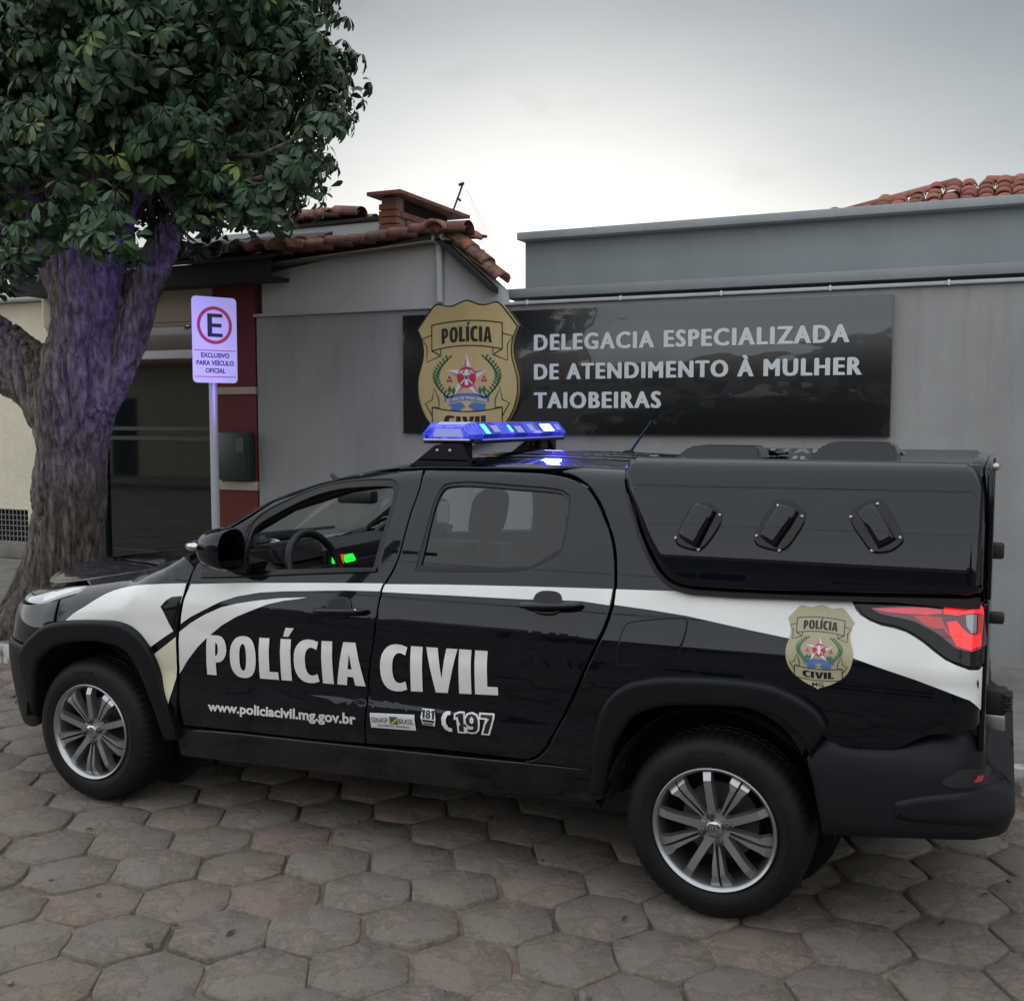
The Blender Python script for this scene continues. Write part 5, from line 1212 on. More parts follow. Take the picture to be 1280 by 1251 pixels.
# door badge
bb_ = [(0.227,0.972),(0.43,0.969),(0.321,1.081),(0.332,0.825)]
k_ = (bb_[1][0]-bb_[0][0])/1.96; kz = (bb_[2][1]-bb_[3][1])/2.62; ux = (bb_[1][0]+bb_[0][0])/2; tp = bb_[2][1]
def bmap(off): return lambda u, v, z: Vector(s_body(ux+u*k_, tp+v*kz))+Vector((0, -off-z, 0))
panel('police_badge', 'body', [[(ux+x*k_, tp+y*kz) for x, y in smooth_poly(SHIELD, 2)]], M['vinyl_gold'], tk, off=.0062, wall=0, g=(.05, .05))
badge_art(bmap(.0066), tk, True, d=.0006, fine=False)

# --- door handles
def handle(a, lb):
    x0, z0 = a[0]; x1, z1 = a[1]; L_ = math.hypot(x1-x0, z1-z0); cx, cz = (x0+x1)/2-.012, (z0+z1)/2
    yb = s_body(cx, cz)[1]
    cup = [(cx+L_*.26*math.copysign(abs(math.cos(t))**.7, math.cos(t)), cz+.004+.043*math.copysign(abs(math.sin(t))**.8, math.sin(t))+.044*L_*math.cos(t)*.26) for t in [2*PI*k/28 for k in range(28)]]
    h = panel('door_handle', 'body', [cup], M['gloss'], tk, off=.0052, wall=.004, pil=.002, pr=.01, g=(.02, .02))
    bm = bmesh.new(); pts = []; n = 12
    for k in range(n+1):
        t = k/n; pts.append((x0+(x1-x0)*t, yb-.016-.024*math.sin(PI*min(1, max(0, t)))**.45, z0+(z1-z0)*t))
    add_tube(bm, pts, [.010, .017]+[.0195]*(n-3)+[.018, .011], 14, True, .62); from_bm('grip', bm, M['paint'], h, True, .9)
    return x1, yb, z1, h
hx = handle([(-1.544,0.939),(-1.325,0.951)], 1)
bm = bmesh.new(); add_lathe(bm, [(0, -.046), (.0085, -.044), (.0095, -.03)], 14, (hx[0]-.022, hx[1], hx[2])); from_bm('lock_cylinder', bm, M['chrome'], hx[3], True)
handle([(-0.697,1.014),(-0.476,1.029)], 2)

# --- door mirrors
mr = [(-2.068,1.141),(-1.91,1.155),(-1.978,1.239),(-1.982,1.069),(-2.004,1.144)]
def mirror_at(flip):
    def W_(x, y, z): return (x, 1.732-y if flip else y, z)
    x0 = mr[0][0]; x1 = mr[1][0]; zt = mr[2][1]; zb = mr[3][1]; zc = (zt+zb)/2; hh = (zt-zb)/2
    bm = bmesh.new(); secs = []
    for x, k, dy in ((x0, .30, .02), (x0+.02, .62, .008), (x0+.06, .88, 0), (x1-.04, 1.0, 0), (x1-.01, 1.0, 0), (x1, .94, 0)):
        ring = []
        for j in range(24):
            a = 2*PI*j/24; c, s = math.cos(a), math.sin(a)
            yy = -.015+.088*k*math.copysign(abs(c)**.7, c)+dy; zz = zc+hh*k*math.copysign(abs(s)**.75, s)*(1-.12*(c < 0)*abs(c))
            ring.append(bm.verts.new(W_(x, yy, zz)))
        secs.append(ring)
    for a, b in zip(secs, secs[1:]):
        for j in range(24): bm.faces.new((a[j], a[(j+1) % 24], b[(j+1) % 24], b[j]))
    bm.faces.new(secs[0]); bm.faces.new(secs[-1][::-1])
    m_ = from_bm('door_mirror', bm, M['paint'], tk, True, .7)
    bm = bmesh.new(); ring = [bm.verts.new(W_(x1+.002, -.015+.072*math.copysign(abs(math.cos(a))**.7, math.cos(a)), zc+hh*.80*math.copysign(abs(math.sin(a))**.75, math.sin(a)))) for a in [2*PI*j/24 for j in range(24)]]
    bm.faces.new(ring); from_bm('mirror_glass', bm, M['mirror'], m_)
    bm = bmesh.new(); add_tube(bm, [W_(x0+.012, .05, zc+.012), W_(x0-.004, -.02, zc+.014), W_(x0+.015, -.08, zc+.014), W_(x0+.06, -.106, zc+.014)], [.016, .022, .024, .016], 10, True, .8); from_bm('turn_signal', bm, M['chrome'], m_, True)
    bm = bmesh.new(); prism(bm, [(x0+.07, zb+.0), (x1+.06, zb-.012), (x1+.08, zb+.03), (x1-.02, zb+.045)], -.0, .12, 'y', .006)
    if flip:
        for v in bm.verts: v.co.y = 1.732-v.co.y
    from_bm('mirror_arm', bm, M['gloss'], m_, True, .6)
mirror_at(False); mirror_at(True)

# --- underbody, inner structure
prism_ob('chassis', [(-3.35, .26), (-3.12, .26), (-3.08, .5), (-2.95, .66), (-2.74, .71), (-2.5, .66), (-2.38, .5), (-2.32, .25), (-.42, .28), (-.36, .5), (-.2, .68), (0, .73), (.22, .68), (.36, .5), (.40, .36), (.72, .42), (.72, .78), (-3.35, .78)], .36, 1.372, 'y', M['dark'], tk)
for flip in (0, 1):
    for cx in (-2.737, 0):
        bm = bmesh.new(); n = 22; R_ = .385
        for k in range(n):
            a0, a1 = math.radians(0+180*k/n), math.radians(0+180*(k+1)/n)
            q = []
            for a, y in ((a0, .05), (a1, .05), (a1, .40), (a0, .40)): q.append(bm.verts.new((cx+R_*math.cos(a), 1.732-y if flip else y, .335+R_*math.sin(a)*.98)))
            bm.faces.new(q)
        yb_ = .40 if not flip else 1.332; c0_ = bm.verts.new((cx, yb_, .335)); rg = [bm.verts.new((cx+.384*math.cos(2*PI*k/24), yb_, .335+.376*math.sin(2*PI*k/24))) for k in range(24)]
        for k in range(24): bm.faces.new((c0_, rg[k], rg[(k+1) % 24]))
        from_bm('wheel_well', bm, M['dark'], tk, True)
    y0, y1 = (.10, .36) if not flip else (1.372, 1.632)
    box('inner_sill', -2.26, -.42, y0, y1, .30, .48, M['dark'], tk)
    box('inner_side', -2.24, -.40, .115 if not flip else 1.552, .18 if not flip else 1.617, .45, 1.035, M['interior'], tk)
box('engine_bay', -3.15, -2.40, .36, 1.37, .55, .86, M['dark'], tk)
box('bed_tub', -.34, .735, .12, 1.61, .78, 1.10, M['dark'], tk)
box('floor', -2.36, -.36, .2, 1.53, .42, .50, M['interior'], tk)
tube('exhaust', [(-.5, .75, .27), (.3, .7, .27), (.7, .65, .30)], .035, M['steel'], tk, 10)
tube('rear_axle', [(0, .25, .30), (0, 1.48, .30)], .045, M['dark'], tk, 10)
# --- cabin
db = bmesh.new(); prism(db, [(-2.42, .55), (-2.38, 1.035), (-2.20, 1.075), (-1.98, 1.075), (-1.90, 1.03), (-1.86, .9), (-1.95, .55)], .19, 1.54, 'y', .02)
from_bm('dashboard', db, M['interior'], tk, True, .6)
ib = bmesh.new(); prism(ib, [(-2.12, 1.03), (-2.08, 1.125), (-1.96, 1.135), (-1.90, 1.04)], .30, .66, 'y', .02); from_bm('instrument_hood', ib, M['interior'], tk, True, .6)
sw = [(-1.843,1.002)][0]
bm = bmesh.new(); rings = []
ax = Vector((1, 0, .38)).normalized(); s1 = Vector((0, 1, 0)); s2 = ax.cross(s1).normalized(); c_ = Vector((sw[0], .47, sw[1]))
pts = [c_+(s1*math.cos(2*PI*k/40)+s2*math.sin(2*PI*k/40))*.182 for k in range(41)]
add_tube(bm, pts, .017, 10, False); from_bm('steering_wheel', bm, M['interior'], tk, True)
bm = bmesh.new()
for a in (0, PI, 1.5*PI): add_tube(bm, [c_, c_+(s1*math.cos(a)-s2*math.sin(a)*-1)*.17], [.05, .018], 8, True, .4)
from_bm('wheel_spokes', bm, M['interior'], tk, True, .8)
gd = [(0.751,1.056),(0.927,1.036),(0.925,0.975),(0.75,0.997)]
box('centre_console', -1.99, -1.90, .62, 1.15, .85, 1.085, M['interior'], tk, .015)
def disp(name, px_, m_):
    bm = bmesh.new(); bm.faces.new([bm.verts.new((-1.893, a, b)) for a, b in px_]); return from_bm(name, bm, M[m_], tk)
disp('display', [(0.76,1.046),(0.827,1.045),(0.854,1.016),(0.833,0.996),(0.773,1.004),(0.753,1.021)], 'green_led')
disp('display', [(0.657,1.05),(0.694,1.013),(0.656,1.018)], 'green_led')
disp('display', [(0.728,1.053),(0.76,1.046),(0.747,1.022),(0.76,1.002),(0.779,0.995),(0.753,0.999),(0.734,1.023)], 'red_led')
mi = [(-1.96,1.343),(-1.869,1.35),(-1.87,1.276),(-1.961,1.277),(-1.775,1.345),(-1.776,1.286)]
box('rear_view_mirror', mi[0][0], mi[4][0], .80, .87, mi[3][1], mi[0][1]-.004, M['interior'], tk, .014)
tube('mirror_stalk', [((mi[0][0]+mi[4][0])/2-.05, .85, mi[0][1]-.01), ((mi[0][0]+mi[4][0])/2-.16, .866, mi[0][1]+.06)], .012, M['interior'], tk, 8)
def seat(x, y, tilt=.30, hr=True, w=.25):
    t = bpy.data.objects.new('seat', None); C.objects.link(t); t.location = (x, y, .5); t.parent = tk; t.matrix_parent_inverse = PINV(tk)
    box('cushion', x-.48, x+.0, y-w, y+w, .50, .72, M['fabric'], t, .05)
    bm = bmesh.new(); prism(bm, [(x-.08, .62), (x+.07, .62), (x+.07+.55*tilt, 1.10), (x+.04+.62*tilt, 1.17), (x-.03+.55*tilt, 1.15)], y-w, y+w, 'y', .04); from_bm('backrest', bm, M['fabric'], t, True, .6)
    if hr:
        bm = bmesh.new(); n = 20; secs = []
        for k in range(9):
            tt = k/8*2-1; r = math.sqrt(max(0, 1-tt**4)); z = 1.29+.105*tt; xx = x+.09+.62*tilt+.02*tt
            secs.append([bm.verts.new((xx+.055*math.cos(2*PI*j/n)*max(r, .3), y+.125*math.copysign(abs(math.sin(2*PI*j/n))**.8, math.sin(2*PI*j/n))*max(r, .35), z)) for j in range(n)])
        for a, b in zip(secs, secs[1:]):
            for j in range(n): bm.faces.new((a[j], a[(j+1) % n], b[(j+1) % n], b[j]))
        bm.faces.new(secs[0][::-1]); bm.faces.new(secs[-1]); from_bm('headrest', bm, M['fabric'], t, True, .9)
        for s in (-.05, .05): tube('headrest_post', [(x+.07+.6*tilt, y+s, 1.13), (x+.09+.6*tilt, y+s, 1.2)], .006, M['interior'], t, 6)
seat(-1.30, .47); seat(-1.42, 1.26, .55, False); seat(-.62, .87, .18, False, .60)
box('roof_lining', -1.50, -.40, .32, 1.41, 1.43, 1.452, M['interior'], tk, .008)
for flip in (0, 1):
    pp = [(-2.28, .17, 1.0), (-2.05, .21, 1.17), (-1.8, .25, 1.31), (-1.55, .30, 1.39), (-1.3, .31, 1.425)]
    tube('pillar_trim', [(a, 1.732-b if flip else b, c) for a, b, c in pp], .022, M['interior'], tk, 8)
    pp = [(-1.28, .16, 1.0), (-1.24, .21, 1.2), (-1.20, .29, 1.40)]
    tube('pillar_trim', [(a, 1.732-b if flip else b, c) for a, b, c in pp], [.05, .045, .04], M['interior'], tk, 8)
    pp = [(-.47, .21, 1.0), (-.50, .27, 1.2), (-.55, .33, 1.40)]
    tube('pillar_trim', [(a, 1.732-b if flip else b, c) for a, b, c in pp], [.09, .07, .05], M['interior'], tk, 8)

# --- wheels
def alloy(parent, C_, phase, sgn):
    """10 spoke alloy; sgn -1: outer face looks to -y"""
    def Q(r, a, d): return Vector((C_[0]+r*math.cos(a), C_[1]+sgn*-d, C_[2]+r*math.sin(a)))   # d = outward
    def Q2(r, t, a, d):   # radial r, tangential t
        return Vector((C_[0]+r*math.cos(a)-t*math.sin(a), C_[1]-d*-1*sgn, C_[2]+r*math.sin(a)+t*math.cos(a)))
    bm = bmesh.new()
    prof = [(.200, -.18), (.186, -.17), (.184, -.06), (.190, -.02), (.196, .004), (.2055, .010), (.2075, .009), (.2095, .002), (.207, -.006)]
    add_lathe(bm, [(r, sgn*d) for r, d in prof], 72, C_); rim = from_bm('rim', bm, M['alloy'], parent, True, 1.0)
    for k in range(5):
        a = phase+k*2*PI/5
        # narrow bar
        bm = bmesh.new()
        def bar(rs, mirror=1):
            rings = []
            for r, w0, w1, d, th in rs:
                rings.append([bm.verts.new(Q2(r, t, a, dd)) for t, dd in ((w0*.9, d-th), (w0*.9+.003, d), (w1*.9-.003, d), (w1*.9, d-th))])
            for A, B in zip(rings, rings[1:]):
                for j in range(4): bm.faces.new((A[j], A[(j+1) % 4], B[(j+1) % 4], B[j]))
            bm.faces.new(rings[0]); bm.faces.new(rings[-1][::-1])
        bar([(.030, -.018, .024, -.012, .03), (.07, -.016, .020, -.006, .03), (.13, -.0165, .0175, .004, .03), (.165, -.0175, .0175, .007, .03), (.192, -.018, .018, -.004, .02), (.199, -.018, .018, -.022, .01)])
        from_bm('spoke', bm, M['alloy'], rim, False)
        # wide split spoke
        a += PI/5; bm = bmesh.new()
        bar([(.035, -.012, -.001, -.014, .03), (.07, -.015, -.003, -.008, .03), (.12, -.026, -.002, .002, .03), (.155, -.030, -.001, .006, .03), (.176, -.038, -.0005, .004, .03), (.195, -.041, -.0005, -.010, .02)])
        from_bm('spoke', bm, M['alloy'], rim, False)
        bm = bmesh.new()
        bar([(.035, .001, .012, -.014, .03), (.07, .001, .015, -.010, .03), (.12, .001, .022, -.001, .03), (.15, .001, .026, .004, .03), (.170, .001, .040, .002, .03), (.195, .001, .043, -.012, .02)])
        from_bm('spoke', bm, M['alloy_dark'] if 0 else M['alloy'], rim, False)
    bm = bmesh.new(); add_lathe(bm, [(0, sgn*.0), (.026, sgn*.0), (.029, -sgn*.003), (.031, -sgn*.012), (.052, -sgn*.014), (.060, -sgn*.03), (.055, -sgn*.06)], 40, C_); from_bm('hub', bm, M['alloy'], rim, True, .6)
    for k in range(4):
        a = phase+.2+k*PI/2; c2 = Q(.0455, a, 0); c2.y = C_[1]-sgn*.001
        bm = bmesh.new(); add_lathe(bm, [(0, sgn*.010), (.008, sgn*.009), (.0108, sgn*.005), (.0118, -sgn*.004), (.0145, -sgn*.006)], 12, c2); from_bm('wheel_bolt', bm, M['alloy_dark'], rim, True, .7)
    bm = bmesh.new(); add_lathe(bm, [(0, sgn*.0016), (.0245, sgn*.0016), (.0262, 0)], 28, C_); cap_ = from_bm('centre_cap', bm, M['chrome'], rim, True)
    if sgn < 0:
        font_panel('logo', 'FIAT', (-.0205, .0205, -.010, .010), lambda u, v, z: Vector((C_[0]+u, C_[1]-.0022, C_[2]+v)), M['print_black'], rim, 0, 1.25)
    bm = bmesh.new(); add_lathe(bm, [(.0, -sgn*.10), (.13, -sgn*.10), (.135, -sgn*.11), (.0, -sgn*.115)], 40, C_); from_bm('brake_disc', bm, M['alloy_dark'], rim, True, .5)
    bm = bmesh.new(); add_lathe(bm, [(.0, -sgn*.15), (.188, -sgn*.15)], 30, C_); from_bm('inner_shield', bm, M['dark'], rim)
def wheel(cx, y, sgn, phase, steer=0):
    w = bpy.data.objects.new('wheel', None); C.objects.link(w); w.location = (cx, y, .313); w.parent = tk; w.matrix_parent_inverse = PINV(tk)
    Cc = (cx, y, .313); bm = bmesh.new(); n = 180; rings = []
    prof = [(.2085, -.004, 0), (.220, .005, 0), (.238, .010, 0), (.258, .010, 0), (.276, .006, 0), (.290, -.002, 1), (.300, -.012, 2), (.3085, -.026, 3), (.3125, -.045, 3), (.3135, -.075, 3), (.3135, -.085, 0), (.306, -.087, 0), (.306, -.095, 0), (.3140, -.097, 3), (.3140, -.125, 3), (.306, -.128, 0), (.306, -.136, 0), (.3135, -.138, 3), (.3120, -.165, 3), (.3080, -.184, 3), (.298, -.198, 2), (.27, -.21, 0), (.22, -.205, 0), (.2085, -.19, 0)]
    for r, d, tr in prof:
        ring = []
        for k in range(n):
            a = 2*PI*k/n; rr_ = r
            if tr and (k % 3 == 0): rr_ -= .0018*tr
            elif tr == 3 and k % 3 == 1 and False: rr_ -= .001
            ring.append(bm.verts.new((cx+rr_*math.cos(a), y+sgn*d, .313+max(rr_*math.sin(a), -.3128))))
        rings.append(ring)
    for A, B in zip(rings, rings[1:]):
        for k in range(n): bm.faces.new((A[k], A[(k+1) % n], B[(k+1) % n], B[k]))
    from_bm('tyre', bm, M['tyre'], w, True, .5)
    # raised ring and maker's ring on the sidewall
    bm = bmesh.new(); add_lathe(bm, [(.2445, sgn*.0095), (.2450, sgn*.0118), (.2465, sgn*.0118), (.247, sgn*.0095)], 90, Cc); from_bm('sidewall_ring', bm, M['tyre'], w, True)
    if sgn < 0:
        me_ = font_mesh('DUELER  H/T', .02)
        for v in me_.vertices:
            a = math.radians(96)-(v.co.x-2.8)*.022/.262; r = .256+v.co.y*.016
            v.co = (cx+r*math.cos(a), y-.0112, .313+r*math.sin(a))
        link('sidewall_lettering', me_, M['tyre'], w)
    alloy(w, Cc, phase, sgn)
wheel(0, .045, -1, math.radians(98), 0); wheel(-2.737, .045, -1, math.radians(90), 0)
wheel(0, 1.687, 1, 1.0); wheel(-2.737, 1.687, 1, .4)

# --- roof light bar
LB = -1.115; zb_ = 1.575
def bar_sec(y, kx=1, kz=1):
    return [(LB-.125*kx, y, zb_+.012), (LB-.135*kx, y, zb_+.030), (LB-.095*kx, y, zb_+.030+.046*kz), (LB+.095*kx, y, zb_+.030+.046*kz), (LB+.135*kx, y, zb_+.030), (LB+.125*kx, y, zb_+.012)]
lbp = bpy.data.objects.new('light_bar', None); C.objects.link(lbp); lbp.location = (LB, .866, zb_); lbp.parent = tk; lbp.matrix_parent_inverse = PINV(tk)
def loft(name, secs, m_, parent, auto=.4):
    bm = bmesh.new(); R_ = [[bm.verts.new(p) for p in s] for s in secs]; n = len(R_[0])
    for A, B in zip(R_, R_[1:]):
        for k in range(n): bm.faces.new((A[k], A[(k+1) % n], B[(k+1) % n], B[k]))
    bm.faces.new(R_[0][::-1]); bm.faces.new(R_[-1]); return from_bm(name, bm, m_, parent, True, auto)
loft('end_lens', [bar_sec(.285, .72, .55), bar_sec(.30, .86, .8), bar_sec(.345, 1, 1)], M['blue_lens'], lbp)
loft('end_lens', [bar_sec(1.19, 1, 1), bar_sec(1.235, .86, .8), bar_sec(1.25, .72, .55)], M['blue_lens'], lbp)
yy = .348
for i in range(6):
    y1 = yy+.137; loft('lens_section', [bar_sec(yy, 1, 1), bar_sec(y1, 1, 1)], M['blue_lens'] if i % 2 else M['blue_deep'], lbp); yy = y1+.003
box('tray', LB-.118, LB+.118, .31, 1.22, zb_-.006, zb_+.0135, M['interior'], lbp, .005)
for a, b in (((LB-.085, .2835, zb_+.030), (LB+.088, .2835, zb_+.030)),):
    bm = bmesh.new(); bm.faces.new([bm.verts.new(p) for p in ((LB-.060, .2838, zb_+.020), (LB+.072, .2838, zb_+.020), (LB+.062, .2838, zb_+.052), (LB-.050, .2838, zb_+.052))]); from_bm('end_lamp', bm, M['lens_pale'], lbp)
bm = bmesh.new(); bm.faces.new([bm.verts.new(p) for p in ((LB-.052, .2985, zb_+.0668), (LB+.066, .2985, zb_+.0668), (LB+.085, .346, zb_+.0778), (LB-.060, .346, zb_+.0778))]); from_bm('end_lamp', bm, M['lens_pale'], lbp)
box('end_rim', LB-.10, LB+.10, .280, .31, zb_+.004, zb_+.013, M['chrome'], lbp, .003)
box('side_rim', LB+.118, LB+.1275, .35, 1.18, zb_+.006, zb_+.0125, M['lens_pale'], lbp, .002)
def led(y0, y1, m_, nm='led_module', zz=(.038, .070)):
    zz = (zz[0]-.002, zz[1]-.006); k0 = (zz[0]-.030)/.046*.04; k1 = (zz[1]-.030)/.046*.04; e = .0025
    bm = bmesh.new(); bm.faces.new([bm.verts.new(p) for p in ((LB+.135-k0+e, y0, zb_+zz[0]), (LB+.135-k0+e, y1, zb_+zz[0]), (LB+.135-k1+e, y1, zb_+zz[1]), (LB+.135-k1+e, y0, zb_+zz[1]))]); return from_bm(nm, bm, M[m_], lbp)
led(.36, .40, 'cyan_led', zz=(.035, .075)); led(.60, .625, 'cyan_led', zz=(.04, .07)); led(.95, 1.06, 'blue_led', zz=(.040, .072))
for a, b, c_, d_ in ((.44, .50, .04, .07), (.66, .73, .036, .066), (.80, .86, .040, .072), (1.10, 1.15, .042, .070)): led(a, b, 'lens_pale', 'reflector_module', (c_, d_))
for yv, nm in ((.33, 0), (1.20, 1)):
    ys = (yv-.03, yv+.03)
    zr_ = 1.488 if not nm else 1.488
    bm = bmesh.new(); prism(bm, [(LB-.17, zr_-.010), (LB-.05, zb_-.010), (LB+.07, zb_-.010), (LB+.10, zr_+.015), (LB+.10, zr_-.012)], yv-.045, yv-.03, 'y', .003); from_bm('mount_bracket', bm, M['plastic'], lbp, True, .5)
    box('mount_foot', LB-.12, LB+.09, yv-.045, yv+.09, zr_+.012, zr_+.024, M['plastic'], lbp, .003)
    box('mount_post', LB-.035, LB+.06, yv-.03, yv+.06, zr_+.024, zb_-.006, M['interior'], lbp, .004)
    for dx in (-.04, .015):
        bm = bmesh.new(); add_lathe(bm, [(0, -.006), (.006, -.005), (.007, 0)], 10, (LB+dx, yv-.045, zb_-.032)); from_bm('bracket_bolt', bm, M['steel'], lbp, True)
tube('cable', [(LB+.06, yv_, z_) for yv_, z_ in ((.34, zb_-.01), (.35, zb_-.03), (.37, zb_-.06))], .006, M['rubber'], lbp, 6)
for y_ in (.80, .86, .95): box('tray_clip', LB+.10, LB+.115, y_, y_+.012, zb_-.025, zb_-.004, M['rubber'], lbp)
box('centre_mount', LB+.02, LB+.10, .98, 1.06, 1.52, zb_-.006, M['interior'], lbp, .004)
# antenna and roof ribs
at_ = [(-0.592,1.484),(-0.537,1.515),(-0.477,1.656),(-0.574,1.478),(-0.533,1.478)]
bm = bmesh.new(); prism(bm, [(at_[0][0]-.05, 1.507), (at_[0][0]+.045, 1.507), (at_[0][0]+.04, 1.535), (at_[0][0]+.01, 1.537)], .85, .882, 'y', .005); from_bm('antenna_base', bm, M['rubber'], tk, True, .6)
tube('antenna', [(at_[0][0]+.025, .866, 1.53), (at_[2][0], .866, at_[2][1])], [.006, .0045], M['rubber'], tk, 8)
for yv in (.50, .62, .74): 
    tube('roof_rib', [(-1.35, yv, s_body(-1.35, S_end(-1.35)+yv-.32)[2]+.002), (-.9, yv, s_body(-.9, S_end(-.9)+yv-.32)[2]+.003), (-.45, yv, s_body(-.45, S_end(-.45)+yv-.32)[2]+.002)], [.003, .007, .003], M['paint'], tk, 8)

# blue lamps of the light bar (lit in the photograph)
def blue(x, y, z, e, r=.03, col=(.10, .07, 1)):
    l = bpy.data.lights.new('beacon_light', 'POINT'); l.energy = e; l.color = col; l.shadow_soft_size = r; l.specular_factor = 1
    o = bpy.data.objects.new('beacon_light', l); C.objects.link(o); o.location = (x, y, z); return o
def beam(x, y, z, tgt, e, cone, col, blend=.7):
    l = bpy.data.lights.new('beacon_beam', 'SPOT'); l.energy = e; l.color = col; l.shadow_soft_size = .04; l.spot_size = math.radians(cone); l.spot_blend = blend
    o = bpy.data.objects.new('beacon_beam', l); C.objects.link(o); o.location = (x, y, z); o.rotation_euler = (Vector((x, y, z))-Vector(tgt)).to_track_quat('Z', 'Y').to_euler()
beam(-1.34, .45, 1.63, (-5.3, 2.3, 2.1), 100, 30, (.34, .22, 1)); beam(-1.34, 1.25, 1.63, (-5.2, 2.4, 2.5), 90, 30, (.28, .18, 1))
beam(-1.1, 1.46, 1.60, (-2.75, 4.0, 1.70), 14, 40, (.16, .10, 1), 1.0)
beam(-.95, .95, 1.63, (-.35, .55, 1.42), 9, 130, (.04, .03, 1), .8)

# ================================================================== THE TREE
tr = empty('street_tree', (-5.35, 2.4, .1), 'large street tree with thick forked ridged trunk and dark broad leaf crown at left', 'tree')
TY = 2.4
def nodes_(px, ys, rs): return [((a, y, b), r) for (a, b), y, r in zip(px, ys, rs)]
S_ = 1/176.0
limbs = []
limbs.append(nodes_([(-5.524,-0.268),(-5.493,0.094),(-5.448,0.394),(-5.38,0.692),(-5.321,0.986),(-5.286,1.277),(-5.243,1.564),(-5.186,1.849),(-5.129,2.13)], [TY]*9, [r*S_ for r in (74, 62, 49, 45, 44, 45, 47, 51, 51)]))
limbs.append(nodes_([(-5.146,2.075),(-5.09,2.353),(-5.064,2.631),(-5.038,2.906),(-4.981,3.23)], [TY, TY, TY, TY, TY+.05], [r*S_ for r in (46, 44, 46, 50, 40)]))
limbs.append(nodes_([(-5.007,2.183),(-5.171,2.58),(-5.251,2.864),(-5.343,3.205),(-5.558,3.615)], [TY-.05, TY-.1, TY-.12, TY-.2, TY-.4], [r*S_ for r in (30, 26, 30, 26, 18)]))
limbs.append(nodes_([(-4.869,2.894),(-4.64,3.255),(-4.181,3.579),(-3.781,3.789)], [TY, TY-.1, TY-.2, TY-.2], [r*S_ for r in (34, 24, 16, 9)]))
limbs.append(nodes_([(-5.008,1.763),(-4.858,2.002),(-4.761,2.259),(-4.665,2.529),(-4.564,2.778),(-4.402,3.023)], [TY, TY+.05, TY+.1, TY+.12, TY+.15, TY+.15], [r*S_ for r in (26, 22, 20, 21, 22, 15)]))
limbs.append(nodes_([(-5.297,1.564),(-5.497,1.823),(-5.727,2.006),(-6.032,2.141),(-6.355,2.399),(-6.591,2.828)], [TY, TY+.05, TY+.05, TY+.05, TY, TY], [r*S_ for r in (44, 40, 42, 46, 42, 30)]))
limbs.append(nodes_([(-5.254,1.679),(-5.347,2.022),(-5.442,2.366),(-5.476,2.652),(-5.586,2.998)], [TY+.15, TY+.22, TY+.28, TY+.3, TY+.3], [r*S_ for r in (26, 24, 17, 18, 14)]))
for s_, (dx, dy) in enumerate(((-.42, -.05), (.18, -.30), (-.2, -.32), (-.5, .2), (.3, .1))):
    p0 = limbs[0][1][0]; limbs.append([((p0[0]+dx*.25, TY+dy*.3, .55), .13), ((p0[0]+dx*.7, TY+dy*.8, .22), .13), ((p0[0]+dx*1.15, TY+dy*1.25, .08), .09)])
for k in range(7):
    a = k*.9+.3; p0 = limbs[1][3][0]; e_ = (p0[0]+1.3*math.cos(a), TY+1.2*math.sin(a), p0[2]+.75+.3*math.sin(k*2))
    limbs.append([(p0, .16), ((p0[0]+.5*math.cos(a), TY+.45*math.sin(a), p0[2]+.45), .09), (e_, .03)])
bm = bmesh.new()
for lb_ in limbs:
    # resample smoothly
    P_ = [Vector(a) for a, r in lb_]; R_ = [r for a, r in lb_]; pp = []; rr2 = []
    for i in range(len(P_)-1):
        p0, p1, p2, p3 = P_[max(i-1, 0)], P_[i], P_[i+1], P_[min(i+2, len(P_)-1)]
        for j in range(4):
            t = j/4; pp.append(.5*((2*p1)+(-p0+p2)*t+(2*p0-5*p1+4*p2-p3)*t*t+(-p0+3*p1-3*p2+p3)*t**3)); rr2.append(R_[i]*(1-t)+R_[i+1]*t)
    pp.append(P_[-1]); rr2.append(R_[-1])
    add_tube(bm, pp, rr2, 20)
me = bpy.data.meshes.new('t'); bm.to_mesh(me); bm.free(); to = bpy.data.objects.new('t', me); C.objects.link(to)
md = to.modifiers.new('r', 'REMESH'); md.mode = 'VOXEL'; md.voxel_size = .021
md = to.modifiers.new('s', 'SMOOTH'); md.iterations = 6; md.factor = .6
md = to.modifiers.new('d', 'SUBSURF'); md.levels = 1; md.render_levels = 1
dg = bpy.context.evaluated_depsgraph_get(); me = bpy.data.meshes.new_from_object(to.evaluated_get(dg)); bpy.data.objects.remove(to)
vn = [v.normal.copy() for v in me.vertices]
for v, n in zip(me.vertices, vn):
    c = v.co.copy()
    tw_ = noise.noise_vector(Vector((c.x*1.4, c.y*1.4, c.z*.9)))*.16; q = c+tw_
    rdg = abs(noise.noise(Vector((q.x*13, q.y*13, q.z*1.25)))); r2 = abs(noise.noise(Vector((q.x*30, q.y*30, q.z*4.0)))); r3 = noise.noise(Vector((c.x*50, c.y*50, c.z*30)))
    kn = noise.noise(c*2.4); kn2 = max(0, noise.noise(c*4.3+Vector((7, 3, 1)))-.35)
    v.co = c+n*(-.030*(1-min(1, rdg*4.6))-.014*(1-min(1, r2*3.2))+.005*r3+.028*kn+.05*kn2)
M['bark'] = mat('ridged_bark', (.09, .065, .06), .72)
m = M['bark']
bn = tex(m, 'noise', 8, 10, .72, stretch=(3, 3, .9)); bf = tex(m, 'noise', 40, 6, .75, stretch=(2, 2, 1)); bl_ = tex(m, 'noise', 2.2, 5, .6)
bc = rampc(m, bn, [(.34, (.022, .017, .015)), (.46, (.12, .098, .085)), (.62, (.30, .26, .235))])
